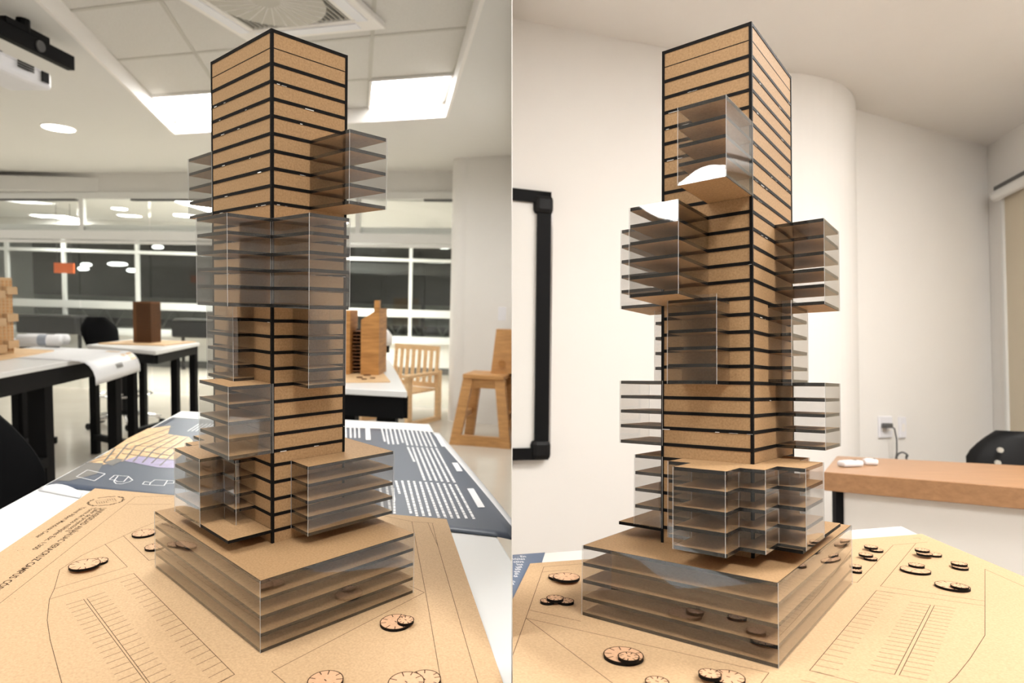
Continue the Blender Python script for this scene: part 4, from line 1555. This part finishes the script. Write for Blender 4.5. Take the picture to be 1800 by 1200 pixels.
remote(1495, 820, .30, .082, 'longer white remote control at the left end of the desk')
remote(1530, 817, -.25, .044, 'shorter white remote control lying right of the longer one')

# sockets and cable
e2 = (wd - wc).normalized()
ang2 = math.atan2(e2.y, e2.x)
for (x, y, w, lab) in ((1554, 750, .05, 'double white wall socket with a dark plug in it'), (1584, 751, .026, 'single white wall socket at the right of the pair')):
    p = on_wall(wc, wd, x, y)
    root = thing('wall_socket', RR, (p.x, p.y, p.z), lab, 'socket', ang2, 'white wall sockets')
    MB().box(-w, w, -.012, 0, -.055, .055, PROJW).build('plate', root, bevel=.004)
    for s_ in ((-1, 1) if w > .04 else (0,)):
        MB().box(s_ * .024 - .012, s_ * .024 + .012, -.014, -.011, -.02, .02, TRIMW).build('outlet', root)
p = on_wall(wc, wd, 1549, 747)
root = thing('power_cable', RR, (p.x, p.y, p.z), 'thin dark cable dropping from the double socket to a coil behind the desk', 'cable', ang2)
MB().box(-.022, .022, -.05, -.016, -.012, .012, GREYF).build('plug', root, bevel=.004)
pts = [(0.01, -.04, 0), (.03, -.05, -.015), (.045, -.05, -.07), (.045, -.05, -.13), (.035, -.05, -.17)]
for k in range(26):
    a = k / 25 * 4 * math.pi
    pts.append((.085 + (.055 - .012 * (k % 3)) * math.cos(a + 2.6), -.05, -.175 + .04 * math.sin(a + 2.6)))
MB().tube(pts, .004, GREYF, seg=6).build('cord', root, smooth=True)

# roller blind on the right wall
ba, bb = wd.lerp(we, .02), wd.lerp(we, .55)
tpz = on_wall(wd, we, 1766, 338)
ang3 = math.atan2((we - wd).y, (we - wd).x)
root = thing('roller_blind', RR, (tpz.x, tpz.y, tpz.z), 'beige roller blind with grey headrail on the right-hand wall', 'blind', ang3)
MB().box(0, 1.8, -.008, -.003, -1.5, -.03, BLIND).build('fabric', root)
MB().tube([(0.0, -.045, -.02), (1.8, -.045, -.02)], .03, ALU, seg=16).build('roller_tube', root)
MB().box(-.01, 1.8, -.05, -.002, .01, .035, GREYF).build('headrail', root)
MB().box(-.012, .012, -.02, -.004, -1.5, 0, ALU).build('side_guide', root)

# black chair behind the desk
p = RR.on_y(1812, 800, 2.75)
root = thing('plastic_chair', RR, (p.x, 2.75, FZR), 'black plastic chair back with round holes behind the desk', 'chair', math.radians(-20))
zc = p.z - FZR
mb = MB()
chair_back(mb, .46, .30, PLASTIC, lean=.05)
o = mb.build('backrest', root, smooth=True)
o.location = (0, 0, zc - .20)
for (x, z_) in ((-.12, .02), (-.13, -.035)):
    MB().tube([(x, -.042, zc + z_), (x, -.028, zc + z_)], .011, LVR, seg=12).build('hole', root, label='small pale round hole')
MB().box(-.22, .22, -.46, -.02, .42, .45, PLASTIC).build('seat', root, bevel=.01)
for sx in (-1, 1):
    for y0 in (-.42, 0):
        MB().tube([(sx * .2, y0, 0), (sx * .19, y0, .43 if y0 < 0 else zc - .15)], .012, BLACK).build('leg', root)


# ------------------------------------------------------------------ the divider, and trimming both rooms against it
def clip(o, side):
    mw = o.matrix_world
    inv = mw.inverted()
    xs = [(mw @ v.co).x * side for v in o.data.vertices]
    if not xs or min(xs) > 0.0006:
        return True
    if max(xs) < 0.0006:
        return False
    if o.modifiers:
        dg = bpy.context.evaluated_depsgraph_get()
        me = bpy.data.meshes.new_from_object(o.evaluated_get(dg))
        o.modifiers.clear()
        o.data = me
    bm = bmesh.new()
    bm.from_mesh(o.data)
    co = inv @ Vector((0.0006 * side, 0, 0))
    no = (inv.to_3x3() @ Vector((side, 0, 0))).normalized()
    r = bmesh.ops.bisect_plane(bm, geom=bm.verts[:] + bm.edges[:] + bm.faces[:], plane_co=co, plane_no=no, clear_inner=True)
    edges = [e for e in r['geom_cut'] if isinstance(e, bmesh.types.BMEdge)]
    try:
        bmesh.ops.contextual_create(bm, geom=edges)
    except Exception:
        pass
    bm.to_mesh(o.data)
    bm.free()
    return len(o.data.polygons) > 0


bpy.context.view_layer.update()
for room, roots in ALL.items():
    for r in list(roots):
        objs = [r] + list(r.children_recursive)
        for o in objs:
            if o.type == 'MESH' and not clip(o, room.side):
                if not o.children and o is not r:
                    bpy.data.objects.remove(o)

mb = MB()
mb.add([(-.0003, .62, -2), (.0003, .62, -2), (.0003, 15, -2), (-.0003, 15, -2), (-.0003, .62, 4), (.0003, .62, 4), (.0003, 15, 4), (-.0003, 15, 4)],
       [(3, 2, 1, 0), (4, 5, 6, 7), (0, 1, 5, 4), (1, 2, 6, 5), (2, 3, 7, 6), (3, 0, 4, 7)], WALLW)
mb.add([(-.0003, -4, -2), (.0003, -4, -2), (.0003, -.25, -2), (-.0003, -.25, -2), (-.0003, -4, 4), (.0003, -4, 4), (.0003, -.25, 4), (-.0003, -.25, 4)],
       [(3, 2, 1, 0), (4, 5, 6, 7), (0, 1, 5, 4), (1, 2, 6, 5), (2, 3, 7, 6), (3, 0, 4, 7)], WALLW)
o = bpy.data.objects.new('wall_center', mb.mesh('wall_center'))
COL.objects.link(o)
o['kind'] = 'structure'
